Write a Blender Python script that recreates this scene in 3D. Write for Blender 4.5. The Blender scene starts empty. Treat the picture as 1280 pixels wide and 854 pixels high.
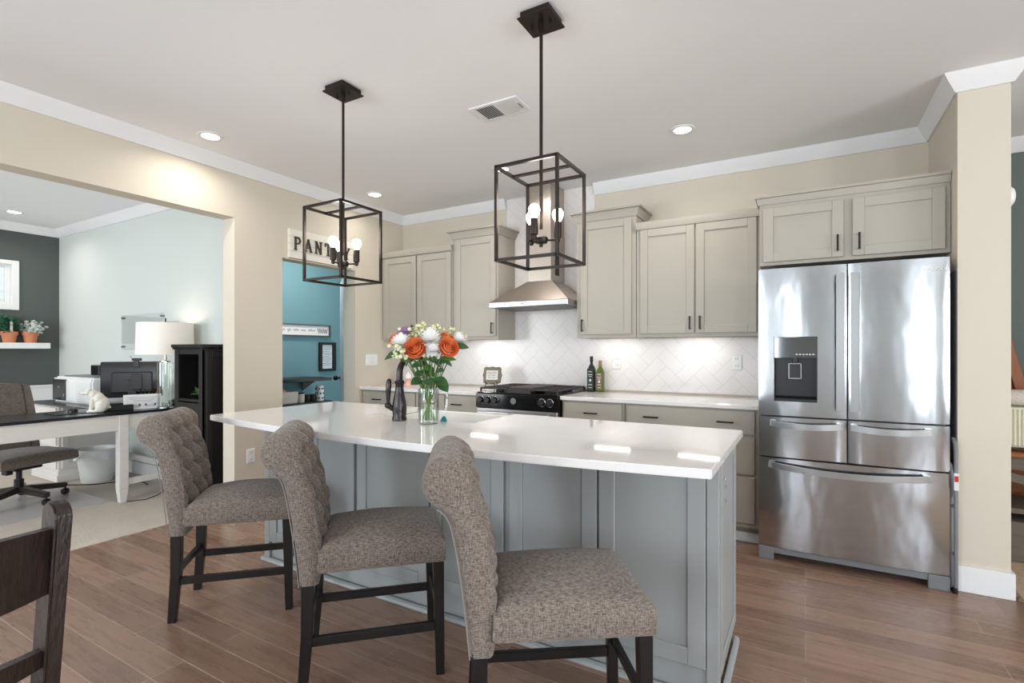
import bpy, bmesh, math, random
from mathutils import Vector, Matrix
random.seed(11)
PI = math.pi
SC = bpy.context.scene
COL = SC.collection
D = bpy.data

# ------------------------------------------------------------------ camera
cam_d = D.cameras.new('camera'); cam = D.objects.new('camera', cam_d); COL.objects.link(cam)
cam_d.sensor_width = 36.0
cam_d.lens = 638.3 / 1280 * 36.0
cam_d.shift_y = (438.3 - 427.0) / 1280
cam_d.clip_start = 0.02
cam.location = (0, 0, 1.27)
cam.rotation_euler = (PI / 2, 0, math.radians(29.89))
SC.camera = cam

# ------------------------------------------------------------------ view
SC.view_settings.view_transform = 'Standard'
SC.view_settings.look = 'None'
SC.view_settings.exposure = 0.1
SC.view_settings.gamma = 1.0
SC.view_settings.use_curve_mapping = False

# ------------------------------------------------------------------ world (overcast daylight outside)
w = D.worlds.new('sky'); SC.world = w; w.use_nodes = True
w.node_tree.nodes['Background'].inputs[0].default_value = (0.80, 0.90, 1.0, 1)
w.node_tree.nodes['Background'].inputs[1].default_value = 2.1


def area(name, loc, rot, sx, sy, power, color, spread=PI, shape='RECTANGLE'):
    l = D.lights.new(name, 'AREA'); l.shape = shape; l.size = sx; l.size_y = sy
    l.energy = power; l.color = color; l.spread = spread
    o = D.objects.new(name, l); COL.objects.link(o); o.location = loc; o.rotation_euler = rot
    return o


DAY = (0.81, 0.91, 1.0)
WARM = (1.0, 0.94, 0.86)
# daylight coming through the windows behind the camera, on the dining side and in the office
for wx, ww in ((-2.6, 1.4), (-0.62, 0.35), (2.35, 0.6)):
    area('window_daylight', (wx, -3.56, 1.45), (PI / 2 + 0.33, 0, 0), ww, 1.9, 66 * ww, DAY)
area('window_daylight', (4.56, 1.2, 1.45), (PI / 2 + 0.33, 0, PI / 2), 1.8, 1.7, 95, (0.96, 0.98, 1.0))
area('window_daylight', (4.56, -1.8, 1.45), (PI / 2 + 0.33, 0, PI / 2), 1.8, 1.7, 95, (0.96, 0.98, 1.0))
area('window_daylight', (-5.9, -2.06, 1.5), (PI / 2, 0, 0), 1.8, 1.6, 75, (0.95, 0.98, 1.0))


# ================================================================== materials
def s2l(c):
    c = c / 255.0
    return c / 12.92 if c <= 0.04045 else ((c + 0.055) / 1.055) ** 2.4


def rgb(r, g, b):
    return (s2l(r), s2l(g), s2l(b), 1)


def mat(name, c, rough=0.5, metal=0.0, bump=0.0, bscale=60, var=0.0, vscale=8, spec=0.5, coat=0.0, stretch=None, emit=None, estr=0.0, alpha=1.0, trans=0.0, ior=1.45):
    m = D.materials.new(name); m.use_nodes = True
    nt = m.node_tree; N = nt.nodes; L = nt.links
    b = N['Principled BSDF']
    b.inputs['Base Color'].default_value = c
    b.inputs['Roughness'].default_value = rough
    b.inputs['Metallic'].default_value = metal
    b.inputs['Specular IOR Level'].default_value = spec
    b.inputs['Coat Weight'].default_value = coat
    b.inputs['Coat Roughness'].default_value = 0.08
    b.inputs['IOR'].default_value = ior
    b.inputs['Transmission Weight'].default_value = trans
    b.inputs['Alpha'].default_value = alpha
    if emit:
        b.inputs['Emission Color'].default_value = emit
        b.inputs['Emission Strength'].default_value = estr
    tc = N.new('ShaderNodeTexCoord')
    vec = tc.outputs['Object']
    if stretch:
        mp = N.new('ShaderNodeMapping'); mp.inputs['Scale'].default_value = stretch
        L.new(vec, mp.inputs['Vector']); vec = mp.outputs['Vector']
    if var > 0:
        nz = N.new('ShaderNodeTexNoise'); nz.inputs['Scale'].default_value = vscale; nz.inputs['Detail'].default_value = 4
        L.new(vec, nz.inputs['Vector'])
        mx = N.new('ShaderNodeMix'); mx.data_type = 'RGBA'
        mx.inputs[6].default_value = tuple(max(0, x * (1 - var)) for x in c[:3]) + (1,)
        mx.inputs[7].default_value = tuple(min(1, x * (1 + var)) for x in c[:3]) + (1,)
        L.new(nz.outputs['Fac'], mx.inputs[0]); L.new(mx.outputs[2], b.inputs['Base Color'])
    if bump > 0:
        n2 = N.new('ShaderNodeTexNoise'); n2.inputs['Scale'].default_value = bscale; n2.inputs['Detail'].default_value = 3
        L.new(vec, n2.inputs['Vector'])
        bp = N.new('ShaderNodeBump'); bp.inputs['Strength'].default_value = bump; bp.inputs['Distance'].default_value = 0.01
        L.new(n2.outputs['Fac'], bp.inputs['Height']); L.new(bp.outputs['Normal'], b.inputs['Normal'])
    return m


def floor_mat():
    m = D.materials.new('hardwood_planks'); m.use_nodes = True
    nt = m.node_tree; N = nt.nodes; L = nt.links; b = N['Principled BSDF']
    tc = N.new('ShaderNodeTexCoord')
    br = N.new('ShaderNodeTexBrick')
    br.inputs['Scale'].default_value = 1.0
    br.inputs['Brick Width'].default_value = 1.1
    br.inputs['Row Height'].default_value = 0.127
    br.inputs['Mortar Size'].default_value = 0.0022
    br.inputs['Mortar Smooth'].default_value = 0.3
    br.inputs['Color1'].default_value = rgb(156, 126, 107)
    br.inputs['Color2'].default_value = rgb(130, 102, 86)
    br.inputs['Mortar'].default_value = rgb(172, 156, 144)  # pale seams: light glancing off the plank edges, painted into the colour
    br.offset = 0.37; br.offset_frequency = 3; br.squash = 1.0
    L.new(tc.outputs['Object'], br.inputs['Vector'])
    mp = N.new('ShaderNodeMapping'); mp.inputs['Scale'].default_value = (1.1, 12, 1)
    L.new(tc.outputs['Object'], mp.inputs['Vector'])
    nz = N.new('ShaderNodeTexNoise'); nz.inputs['Scale'].default_value = 2.2; nz.inputs['Detail'].default_value = 7; nz.inputs['Roughness'].default_value = 0.65
    L.new(mp.outputs['Vector'], nz.inputs['Vector'])
    rmp = N.new('ShaderNodeValToRGB')
    rmp.color_ramp.elements[0].position = 0.25; rmp.color_ramp.elements[0].color = (0.76, 0.75, 0.75, 1)
    rmp.color_ramp.elements[1].position = 0.75; rmp.color_ramp.elements[1].color = (1.16, 1.15, 1.14, 1)
    L.new(nz.outputs['Fac'], rmp.inputs['Fac'])
    mul = N.new('ShaderNodeMix'); mul.data_type = 'RGBA'; mul.blend_type = 'MULTIPLY'; mul.inputs[0].default_value = 1.0
    L.new(br.outputs['Color'], mul.inputs[6]); L.new(rmp.outputs['Color'], mul.inputs[7])
    L.new(mul.outputs[2], b.inputs['Base Color'])
    rr = N.new('ShaderNodeMapRange'); rr.inputs['To Min'].default_value = 0.20; rr.inputs['To Max'].default_value = 0.36
    L.new(nz.outputs['Fac'], rr.inputs['Value']); L.new(rr.outputs['Result'], b.inputs['Roughness'])
    inv = N.new('ShaderNodeMath'); inv.operation = 'MULTIPLY_ADD'; inv.inputs[1].default_value = -1.2; inv.inputs[2].default_value = 1.0
    L.new(br.outputs['Fac'], inv.inputs[0])
    ad = N.new('ShaderNodeMath'); ad.operation = 'MULTIPLY_ADD'; ad.inputs[1].default_value = 0.28
    L.new(nz.outputs['Fac'], ad.inputs[0]); L.new(inv.outputs[0], ad.inputs[2])
    bp = N.new('ShaderNodeBump'); bp.inputs['Strength'].default_value = 0.25; bp.inputs['Distance'].default_value = 0.004
    L.new(ad.outputs[0], bp.inputs['Height']); L.new(bp.outputs['Normal'], b.inputs['Normal'])
    return m


def tweed_mat(name, c1, c2, sc=170):
    m = D.materials.new(name); m.use_nodes = True
    nt = m.node_tree; N = nt.nodes; L = nt.links; b = N['Principled BSDF']
    b.inputs['Roughness'].default_value = 0.95; b.inputs['Specular IOR Level'].default_value = 0.15
    b.inputs['Sheen Weight'].default_value = 0.25
    tc = N.new('ShaderNodeTexCoord')
    outs = []
    for st in ((sc * 0.28, sc * 0.28, sc * 1.6), (sc * 1.6, sc * 1.6, sc * 0.28)):
        mp = N.new('ShaderNodeMapping'); mp.inputs['Scale'].default_value = st
        L.new(tc.outputs['Object'], mp.inputs['Vector'])
        nz = N.new('ShaderNodeTexNoise'); nz.inputs['Scale'].default_value = 1.0; nz.inputs['Detail'].default_value = 2.0
        L.new(mp.outputs['Vector'], nz.inputs['Vector']); outs.append(nz.outputs['Fac'])
    a = N.new('ShaderNodeMath'); a.operation = 'ADD'; L.new(outs[0], a.inputs[0]); L.new(outs[1], a.inputs[1])
    r = N.new('ShaderNodeMapRange'); r.inputs['From Min'].default_value = 0.72; r.inputs['From Max'].default_value = 1.28
    L.new(a.outputs[0], r.inputs['Value'])
    mx = N.new('ShaderNodeMix'); mx.data_type = 'RGBA'; mx.inputs[6].default_value = c1; mx.inputs[7].default_value = c2
    L.new(r.outputs['Result'], mx.inputs[0]); L.new(mx.outputs[2], b.inputs['Base Color'])
    bp = N.new('ShaderNodeBump'); bp.inputs['Strength'].default_value = 0.5; bp.inputs['Distance'].default_value = 0.003
    L.new(a.outputs[0], bp.inputs['Height']); L.new(bp.outputs['Normal'], b.inputs['Normal'])
    return m


def glass_mat(name, tint=(1, 1, 1, 1), a=0.18, rough=0.02, k=0.9):
    # thin clear glass: mostly see-through with glossy reflections
    m = D.materials.new(name); m.use_nodes = True
    nt = m.node_tree; N = nt.nodes; L = nt.links
    N.remove(N['Principled BSDF']); out = N['Material Output']
    tr = N.new('ShaderNodeBsdfTransparent'); tr.inputs['Color'].default_value = tint
    gl = N.new('ShaderNodeBsdfGlossy'); gl.inputs['Roughness'].default_value = rough
    fr = N.new('ShaderNodeFresnel'); fr.inputs['IOR'].default_value = 1.5
    mr = N.new('ShaderNodeMath'); mr.operation = 'MULTIPLY_ADD'; mr.inputs[1].default_value = k; mr.inputs[2].default_value = a * 0.2
    L.new(fr.outputs[0], mr.inputs[0])
    mx = N.new('ShaderNodeMixShader'); L.new(mr.outputs[0], mx.inputs[0]); L.new(tr.outputs[0], mx.inputs[1]); L.new(gl.outputs[0], mx.inputs[2])
    L.new(mx.outputs[0], out.inputs['Surface'])
    return m


def emis_mat(name, c, s):
    return mat(name, c, 0.5, emit=c, estr=s)


M = {}
M['floor'] = floor_mat()
M['floor_border'] = mat('border_plank', rgb(132, 106, 88), 0.3, var=0.22, vscale=9, stretch=(18, 1.5, 1), bump=0.1, bscale=9)
M['ceiling'] = mat('ceiling_paint', rgb(242, 242, 243), 0.9, bump=0.05, bscale=220)
M['cream'] = mat('cream_wall_paint', rgb(211, 202, 186), 0.8, bump=0.03, bscale=260)
M['pale_green'] = mat('pale_office_paint', rgb(206, 211, 207), 0.8, bump=0.03, bscale=260)
M['charcoal'] = mat('charcoal_wall_paint', rgb(84, 89, 87), 0.75, bump=0.03, bscale=260)
M['teal'] = mat('teal_wall_paint', rgb(104, 144, 152), 0.75, bump=0.03, bscale=260)
M['sage_dark'] = mat('grey_green_wall_paint', rgb(104, 114, 110), 0.75, bump=0.03, bscale=260)
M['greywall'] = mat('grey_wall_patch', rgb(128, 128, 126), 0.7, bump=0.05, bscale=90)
M['white'] = mat('white_trim_paint', rgb(232, 232, 232), 0.4)
M['tile'] = mat('white_glazed_tile', rgb(232, 227, 224), 0.22)
M['grout'] = mat('tile_grout', rgb(205, 198, 194), 0.8)
M['cab'] = mat('greige_cabinet_paint', rgb(174, 168, 156), 0.42)
M['island'] = mat('grey_island_paint', rgb(156, 159, 158), 0.36)
M['quartz'] = mat('white_quartz', rgb(236, 233, 230), 0.055, var=0.02, vscale=5)
M['bronze'] = mat('dark_bronze', rgb(52, 44, 40), 0.38, metal=0.7)
M['bronze_rub'] = mat('oil_rubbed_bronze', rgb(64, 60, 60), 0.26, metal=0.85, var=0.3, vscale=20)
M['steel'] = mat('stainless_steel', rgb(186, 187, 189), 0.16, metal=1.0, bump=0.7, bscale=3.2, stretch=(1.0, 1.0, 0.45))
M['steel_brushed'] = mat('brushed_steel', rgb(178, 178, 178), 0.28, metal=1.0, var=0.06, vscale=30, stretch=(1, 1, 60))
M['steel_warm'] = mat('brushed_hood_steel', rgb(186, 176, 166), 0.3, metal=1.0, var=0.06, vscale=6, stretch=(60, 1, 1))
M['grey_plastic'] = mat('grey_plastic', rgb(120, 122, 124), 0.45)
M['dark_plastic'] = mat('dark_plastic', rgb(30, 30, 32), 0.3)
M['black_gloss'] = mat('black_glass_panel', rgb(14, 14, 15), 0.1)
M['cast_iron'] = mat('cast_iron', rgb(52, 44, 44), 0.5, bump=0.15, bscale=200)
M['black'] = mat('black_matte', rgb(18, 18, 18), 0.6)
M['ebony'] = mat('ebony_leg_wood', rgb(26, 22, 21), 0.34, var=0.25, vscale=10, stretch=(12, 12, 1))
M['tweed'] = tweed_mat('grey_brown_tweed', rgb(82, 73, 68), rgb(152, 139, 127), 250)
M['tweed_dark'] = tweed_mat('taupe_office_fabric', rgb(84, 75, 70), rgb(138, 126, 117), 220)
M['piping'] = mat('light_welt_fabric', rgb(136, 127, 119), 0.9)
M['carpet'] = mat('beige_carpet', rgb(206, 195, 182), 0.95, bump=0.9, bscale=190, var=0.16, vscale=5)
M['rug'] = mat('tan_woven_rug', rgb(190, 165, 138), 0.95, bump=1.0, bscale=120, var=0.22, vscale=30)
M['white_wash'] = mat('whitewashed_wood', rgb(226, 222, 216), 0.5, var=0.07, vscale=6, stretch=(10, 1.2, 10))
M['desk_top'] = mat('black_desk_top', rgb(34, 36, 40), 0.22, var=0.3, vscale=6, stretch=(14, 1.2, 10))
M['espresso'] = mat('espresso_black_wood', rgb(28, 26, 26), 0.4, var=0.3, vscale=8, stretch=(14, 14, 1.4))
M['rustic'] = mat('dark_rustic_wood', rgb(46, 37, 33), 0.36, var=0.55, vscale=5, stretch=(9, 3, 2.4), bump=0.3, bscale=14)
M['greywood'] = mat('weathered_grey_wood', rgb(104, 94, 84), 0.6, var=0.3, vscale=6, stretch=(2, 10, 14))
M['orangewood'] = mat('orange_brown_wood', rgb(150, 88, 46), 0.4, var=0.25, vscale=7, stretch=(12, 12, 2))
M['white_plastic'] = mat('white_plastic', rgb(236, 236, 234), 0.35)
M['slot'] = mat('socket_slot', rgb(96, 94, 92), 0.6)
M['chrome'] = mat('chrome', rgb(215, 215, 218), 0.1, metal=1.0)
M['terracotta'] = mat('terracotta', rgb(206, 134, 96), 0.8, var=0.12, vscale=14)
M['leaf'] = mat('leaf_green', rgb(66, 104, 50), 0.5, var=0.3, vscale=18)
M['leaf_dark'] = mat('rose_leaf_green', rgb(52, 88, 48), 0.45, var=0.25, vscale=22)
M['fern'] = mat('blue_green_fern', rgb(72, 120, 92), 0.6, var=0.3, vscale=22)
M['frost'] = mat('frosted_grey_leaf', rgb(186, 196, 190), 0.7, var=0.15, vscale=22)
M['stem'] = mat('flower_stem', rgb(98, 122, 60), 0.5, var=0.25, vscale=30)
M['rose'] = mat('orange_rose_petal', rgb(255, 150, 92), 0.55, var=0.10, vscale=24)
M['coral'] = mat('coral_petal', rgb(255, 164, 116), 0.55, var=0.10, vscale=24)
M['petal_white'] = mat('white_petal', rgb(252, 251, 248), 0.6)
M['petal_cream'] = mat('pale_green_petal', rgb(230, 230, 190), 0.6, var=0.1, vscale=40)
M['petal_purple'] = mat('purple_petal', rgb(164, 118, 180), 0.6, var=0.2, vscale=40)
M['center'] = mat('flower_centre', rgb(190, 180, 96), 0.7)
M['glass'] = glass_mat('clear_glass', (0.97, 0.99, 0.975, 1), 0.12, 0.02, 0.5)
M['pane'] = glass_mat('window_pane', (0.96, 0.98, 1.0, 1), 0.1)
M['board_glass'] = glass_mat('glass_board', (0.985, 0.99, 0.99, 1), 0.1, 0.05, 0.25)
M['mat_plastic'] = mat('clear_mat_plastic', rgb(228, 226, 222), 0.3, alpha=0.4)
M['water'] = glass_mat('water', (0.95, 0.985, 0.95, 1), 0.05, 0.02, 0.3)
M['bottle_dark'] = mat('dark_bottle_glass', rgb(24, 30, 20), 0.08, coat=0.5)
M['bottle_green'] = mat('green_oil_bottle', rgb(104, 122, 36), 0.08, trans=0.35)
M['label_dark'] = mat('dark_green_label', rgb(50, 62, 54), 0.6)
M['label_tan'] = mat('brown_bottle_label', rgb(122, 104, 78), 0.6)
M['gold'] = mat('gold_foil', rgb(150, 120, 74), 0.4, metal=0.5)
M['ceramic'] = mat('white_fireclay', rgb(240, 238, 233), 0.15)
M['bear'] = mat('off_white_stone', rgb(226, 222, 210), 0.7, var=0.08, vscale=60, bump=0.5, bscale=70)
M['sign'] = mat('white_painted_boards', rgb(232, 226, 214), 0.6, var=0.08, vscale=4, stretch=(8, 1.2, 30))
M['letter'] = mat('dark_letter_wood', rgb(70, 60, 52), 0.6, var=0.25, vscale=30)
M['paper'] = mat('pale_paper', rgb(226, 226, 224), 0.8)
M['paper_blue'] = mat('pale_blue_paper', rgb(206, 218, 224), 0.8)
M['ink'] = mat('grey_ink', rgb(84, 92, 98), 0.8)
M['framewood'] = mat('distressed_frame', rgb(128, 120, 98), 0.7, var=0.4, vscale=40, bump=0.4, bscale=60)
M['pinkish'] = mat('pink_glaze', rgb(240, 186, 170), 0.3)
M['tealthing'] = mat('teal_sponge', rgb(36, 128, 140), 0.8, bump=0.4, bscale=200)
M['shade'] = mat('linen_lamp_shade', rgb(236, 230, 222), 0.85, emit=rgb(255, 238, 214), estr=0.12)
M['screen'] = mat('monitor_back_plastic', rgb(36, 38, 40), 0.22)
M['silver'] = mat('silver_plastic', rgb(170, 172, 174), 0.35, metal=0.4)
M['cream_fabric'] = mat('cream_woven_fabric', rgb(222, 214, 200), 0.95, bump=0.8, bscale=120, var=0.08, vscale=30)
M['cream_box'] = mat('cream_ribbed_box', rgb(226, 224, 200), 0.7)
M['red_label'] = mat('red_warning_label', rgb(190, 50, 40), 0.5)
M['red'] = mat('red_paint', rgb(196, 60, 70), 0.5)
M['siding'] = mat('cream_lap_siding', rgb(238, 234, 220), 0.7)
M['led'] = emis_mat('led_bar', (1.0, 0.96, 0.9, 1), 8.0)
M['can'] = emis_mat('downlight_lens', (1.0, 0.95, 0.86, 1), 12.0)
M['bulb'] = emis_mat('lit_bulb', (1.0, 0.86, 0.66, 1), 16.0)
M['tissue'] = mat('grey_coffee_machine', rgb(92, 110, 122), 0.4)
M['basket'] = mat('pale_basket', rgb(214, 206, 192), 0.9, bump=0.7, bscale=80)
M['dots'] = mat('black_dots', rgb(20, 20, 20), 0.6)
M['door_blue'] = mat('white_door_paint', rgb(222, 230, 234), 0.4)
M['cord'] = mat('black_cord', rgb(16, 16, 16), 0.5)


# ================================================================== mesh builder
class MB:
    def __init__(s):
        s.bm = bmesh.new()

    def _merge(s, b2):
        me = D.meshes.new('t'); b2.to_mesh(me); b2.free(); s.bm.from_mesh(me); D.meshes.remove(me); return s

    def box(s, x0, x1, y0, y1, z0, z1, bev=0.0, seg=1):
        b = bmesh.new()
        bmesh.ops.create_cube(b, size=1.0)
        for v in b.verts:
            v.co = Vector(((x0 + x1) / 2 + v.co.x * (x1 - x0), (y0 + y1) / 2 + v.co.y * (y1 - y0), (z0 + z1) / 2 + v.co.z * (z1 - z0)))
        if bev > 0:
            bmesh.ops.bevel(b, geom=b.edges[:], offset=bev, segments=seg, affect='EDGES', profile=0.5)
        return s._merge(b)

    def bar(s, p, q, w, h=None, w2=None, h2=None, up=(0, 0, 1), bev=0.0):
        """rectangular bar from p to q, width w (sideways) and height h (along up); optional end taper"""
        h = h or w; w2 = w2 or w; h2 = h2 or h
        p = Vector(p); q = Vector(q); d = (q - p).normalized(); u = Vector(up)
        if abs(d.dot(u)) > 0.99: u = Vector((0, 1, 0))
        sd = d.cross(u).normalized(); u = sd.cross(d).normalized()
        b = bmesh.new(); vs = []
        for c, ww, hh in ((p, w, h), (q, w2, h2)):
            for a, e in ((-1, -1), (1, -1), (1, 1), (-1, 1)):
                vs.append(b.verts.new(c + sd * a * ww / 2 + u * e * hh / 2))
        b.faces.new(vs[0:4][::-1]); b.faces.new(vs[4:8])
        for i in range(4):
            j = (i + 1) % 4
            b.faces.new((vs[i], vs[j], vs[4 + j], vs[4 + i]))
        bmesh.ops.recalc_face_normals(b, faces=b.faces[:])
        if bev > 0:
            bmesh.ops.bevel(b, geom=b.edges[:], offset=bev, segments=1, affect='EDGES')
        return s._merge(b)

    def tube(s, pts, r, seg=10, r2=None, cap=True, closed=False):
        pts = [Vector(p) for p in pts]; n = len(pts)
        rs = r if isinstance(r, (list, tuple)) else [r + ((r2 if r2 is not None else r) - r) * i / max(1, n - 1) for i in range(n)]
        b = bmesh.new(); rings = []
        prev = None
        for i, p in enumerate(pts):
            if closed:
                t = (pts[(i + 1) % n] - pts[i - 1]).normalized()
            else:
                t = (pts[min(i + 1, n - 1)] - pts[max(i - 1, 0)]).normalized()
            if prev is None:
                a = Vector((0, 0, 1)) if abs(t.z) < 0.9 else Vector((1, 0, 0))
                u = t.cross(a).normalized()
            else:
                u = (prev - t * prev.dot(t)).normalized()
            prev = u; v = t.cross(u)
            rings.append([b.verts.new(p + (u * math.cos(2 * PI * k / seg) + v * math.sin(2 * PI * k / seg)) * rs[i]) for k in range(seg)])
        m = n if closed else n - 1
        for i in range(m):
            A, B2 = rings[i], rings[(i + 1) % n]
            for k in range(seg):
                b.faces.new((A[k], A[(k + 1) % seg], B2[(k + 1) % seg], B2[k]))
        if cap and not closed:
            b.faces.new(rings[0][::-1]); b.faces.new(rings[-1])
        bmesh.ops.recalc_face_normals(b, faces=b.faces[:])
        return s._merge(b)

    def cyl(s, p, q, r, seg=20, r2=None):
        return s.tube([p, q], r, seg, r2)

    def lathe(s, prof, c=(0, 0, 0), seg=28, axis='Z', caps=True):
        b = bmesh.new(); rings = []
        for r, z in prof:
            ring = []
            for k in range(seg):
                a = 2 * PI * k / seg
                x, y = r * math.cos(a), r * math.sin(a)
                if axis == 'Z': co = (c[0] + x, c[1] + y, c[2] + z)
                elif axis == 'Y': co = (c[0] + x, c[1] + z, c[2] + y)
                else: co = (c[0] + z, c[1] + x, c[2] + y)
                ring.append(b.verts.new(co))
            rings.append(ring)
        for i in range(len(rings) - 1):
            for k in range(seg):
                b.faces.new((rings[i][k], rings[i][(k + 1) % seg], rings[i + 1][(k + 1) % seg], rings[i + 1][k]))
        if caps:
            b.faces.new(rings[0][::-1]); b.faces.new(rings[-1])
        bmesh.ops.remove_doubles(b, verts=b.verts[:], dist=1e-5)
        bmesh.ops.recalc_face_normals(b, faces=b.faces[:])
        return s._merge(b)

    def prism(s, poly, axis, a, bb, bev=0.0):
        """extrude 2-D polygon. axis X: poly=(y,z); Y: (x,z); Z: (x,y)"""
        def P(u, v, t):
            return {'X': (t, u, v), 'Y': (u, t, v), 'Z': (u, v, t)}[axis]
        b = bmesh.new()
        lo = [b.verts.new(P(u, v, a)) for u, v in poly]; hi = [b.verts.new(P(u, v, bb)) for u, v in poly]
        n = len(poly)
        b.faces.new(lo[::-1]); b.faces.new(hi)
        for i in range(n):
            b.faces.new((lo[i], lo[(i + 1) % n], hi[(i + 1) % n], hi[i]))
        bmesh.ops.recalc_face_normals(b, faces=b.faces[:])
        if bev > 0:
            bmesh.ops.bevel(b, geom=b.edges[:], offset=bev, segments=2, affect='EDGES')
        return s._merge(b)

    def quad(s, *pts):
        vs = [s.bm.verts.new(p) for p in pts]; s.bm.faces.new(vs); return s

    def ball(s, c, rx, ry=None, rz=None, sub=2, rot=None):
        ry = ry or rx; rz = rz or rx
        b = bmesh.new(); bmesh.ops.create_icosphere(b, subdivisions=sub, radius=1.0)
        for v in b.verts:
            co = Vector((v.co.x * rx, v.co.y * ry, v.co.z * rz))
            if rot: co = rot @ co
            v.co = co + Vector(c)
        return s._merge(b)

    def grid(s, fn, nu, nv, wrap_u=False):
        b = bmesh.new()
        V = [[b.verts.new(fn(i / (nu if wrap_u else nu - 1), j / (nv - 1))) for j in range(nv)] for i in range(nu)]
        for i in range(nu if wrap_u else nu - 1):
            for j in range(nv - 1):
                i2 = (i + 1) % nu
                b.faces.new((V[i][j], V[i2][j], V[i2][j + 1], V[i][j + 1]))
        return s._merge(b)

    def xform(s, mtx):
        s.bm.transform(mtx); return s

    def mesh(s, name, ang=35):
        me = D.meshes.new(name); s.bm.to_mesh(me); s.bm.free()
        if ang is not None:
            for p in me.polygons: p.use_smooth = True
            me.set_sharp_from_angle(angle=math.radians(ang))
        return me


def obj(name, mb, m, parent=None, ang=35, off=(0, 0, 0), label=None):
    if off != (0, 0, 0) and any(off): mb.bm.transform(Matrix.Translation(-Vector(off)))
    me = mb.mesh(name, ang)
    for mm in (m if isinstance(m, (list, tuple)) else [m]): me.materials.append(mm)
    o = D.objects.new(name, me); COL.objects.link(o)
    if parent: o.parent = parent
    if label: o['label'] = label
    return o


def tag(o, label, cat, group=None):
    o['label'] = label; o['category'] = cat
    if group: o['group'] = group
    return o


class T:
    """a thing: an Empty at its base with its parts as children. Parts are given in world coordinates unless local."""
    def __init__(s, name, label, cat, loc=(0, 0, 0), rz=0.0, group=None, local=False):
        e = D.objects.new(name, None); COL.objects.link(e); e.empty_display_size = 0.05
        e.location = loc; e.rotation_euler = (0, 0, rz); tag(e, label, cat, group)
        s.e = e; s.loc = (0, 0, 0) if local else tuple(loc)

    def part(s, name, mb, m, parent=None, ang=35, label=None):
        return obj(name, mb, m, parent or s.e, ang, s.loc, label)


def single(name, mb, m, label, cat, group=None, ang=35):
    xs = [v.co for v in mb.bm.verts]
    lo = Vector((min(c.x for c in xs), min(c.y for c in xs), min(c.z for c in xs)))
    hi = Vector((max(c.x for c in xs), max(c.y for c in xs), max(c.z for c in xs)))
    c = ((lo.x + hi.x) / 2, (lo.y + hi.y) / 2, lo.z)
    o = obj(name, mb, m, None, ang, c); o.location = c
    return tag(o, label, cat, group)


def struct(name, mb, m, parent=None, ang=35):
    o = obj(name, mb, m, parent, ang)
    if parent is None: o['kind'] = 'structure'
    return o


def dup(root, loc, rz=None, label=None, group=None):
    r = root.copy(); COL.objects.link(r); r.location = loc
    if rz is not None: r.rotation_euler = (0, 0, rz)
    if label: r['label'] = label
    if group: r['group'] = group
    for ch in list(root.children):
        c = ch.copy(); COL.objects.link(c); c.parent = r
        for g in list(ch.children):
            d = g.copy(); COL.objects.link(d); d.parent = c
    return r


def shaker(mb, x0, x1, z0, z1, yf, st=0.058, t=0.02, rec=0.009, bev=0.0025):
    """shaker door facing -Y: stiles, rails and a recessed panel"""
    mb.box(x0, x0 + st, yf, yf + t, z0, z1, bev); mb.box(x1 - st, x1, yf, yf + t, z0, z1, bev)
    mb.box(x0 + st, x1 - st, yf, yf + t, z1 - st, z1, bev); mb.box(x0 + st, x1 - st, yf, yf + t, z0, z0 + st, bev)
    mb.box(x0 + st - 0.004, x1 - st + 0.004, yf + rec, yf + t, z0 + st - 0.004, z1 - st + 0.004)
    return mb


def pull(x, z, yf, ln=0.1, vert=True):
    mb = MB(); h = ln / 2
    if vert:
        mb.bar((x, yf - 0.024, z - h), (x, yf - 0.024, z + h), 0.011, 0.009, bev=0.002)
        for s in (-1, 1): mb.bar((x, yf + 0.002, z + s * (h - 0.008)), (x, yf - 0.024, z + s * (h - 0.008)), 0.009, bev=0.001)
    else:
        mb.bar((x - h, yf - 0.024, z), (x + h, yf - 0.024, z), 0.009, 0.011, bev=0.002)
        for s in (-1, 1): mb.bar((x + s * (h - 0.008), yf + 0.002, z), (x + s * (h - 0.008), yf - 0.024, z), 0.009, bev=0.001)
    return mb


# ================================================================== the shell
WB, XL, CH = 4.27, -3.837, 2.73
XLi = -3.987
OWX, OWY = -7.87, 2.64
struct('floor', MB().box(-4.03, 0.83, -3.5, 5.0, -0.05, 0.0), M['floor'], ang=None)
struct('floor_border', MB().box(0.83, 0.965, -3.5, 4.8, -0.05, 0.0), M['floor_border'], ang=None)
struct('floor_dining', MB().box(0.965, 4.5, -3.5, 4.8, -0.05, 0.0), M['floor'], ang=None)
struct('floor_carpet', MB().box(OWX, -4.03, -2.0, OWY, -0.05, 0.006), M['carpet'], ang=None)
struct('floor_pantry', MB().box(-5.5, -4.03, OWY, 5.6, -0.05, 0.0), M['floor'], ang=None)
struct('ceiling', MB().box(-8.0, 4.6, -3.6, 5.7, CH, CH + 0.1), M['ceiling'], ang=None)
# back wall
struct('wall_back', MB().box(XLi, 0.91, WB, WB + 0.12, 0, CH), M['cream'], ang=None)
# left wall with the wide office opening and the pantry doorway
lw = MB()
lw.box(XLi, XL, -3.5, 2.359, 2.302, CH)
lw.box(XLi, XL, 2.359, 2.778, 0, CH)
lw.box(XLi, XL, 2.778, 3.583, 2.058, CH)
lw.box(XLi, XL, 3.583, WB, 0, CH)
struct('wall_left', lw, M['cream'], ang=None)
# right return wall beside the refrigerator
struct('wall_right', MB().box(0.70, 0.91, 3.53, 4.80, 0, CH), M['cream'], ang=None)
struct('wall_patch', MB().box(0.6975, 0.70, 3.545, WB, 0.0, 1.70), M['greywall'], ang=None)
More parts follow.
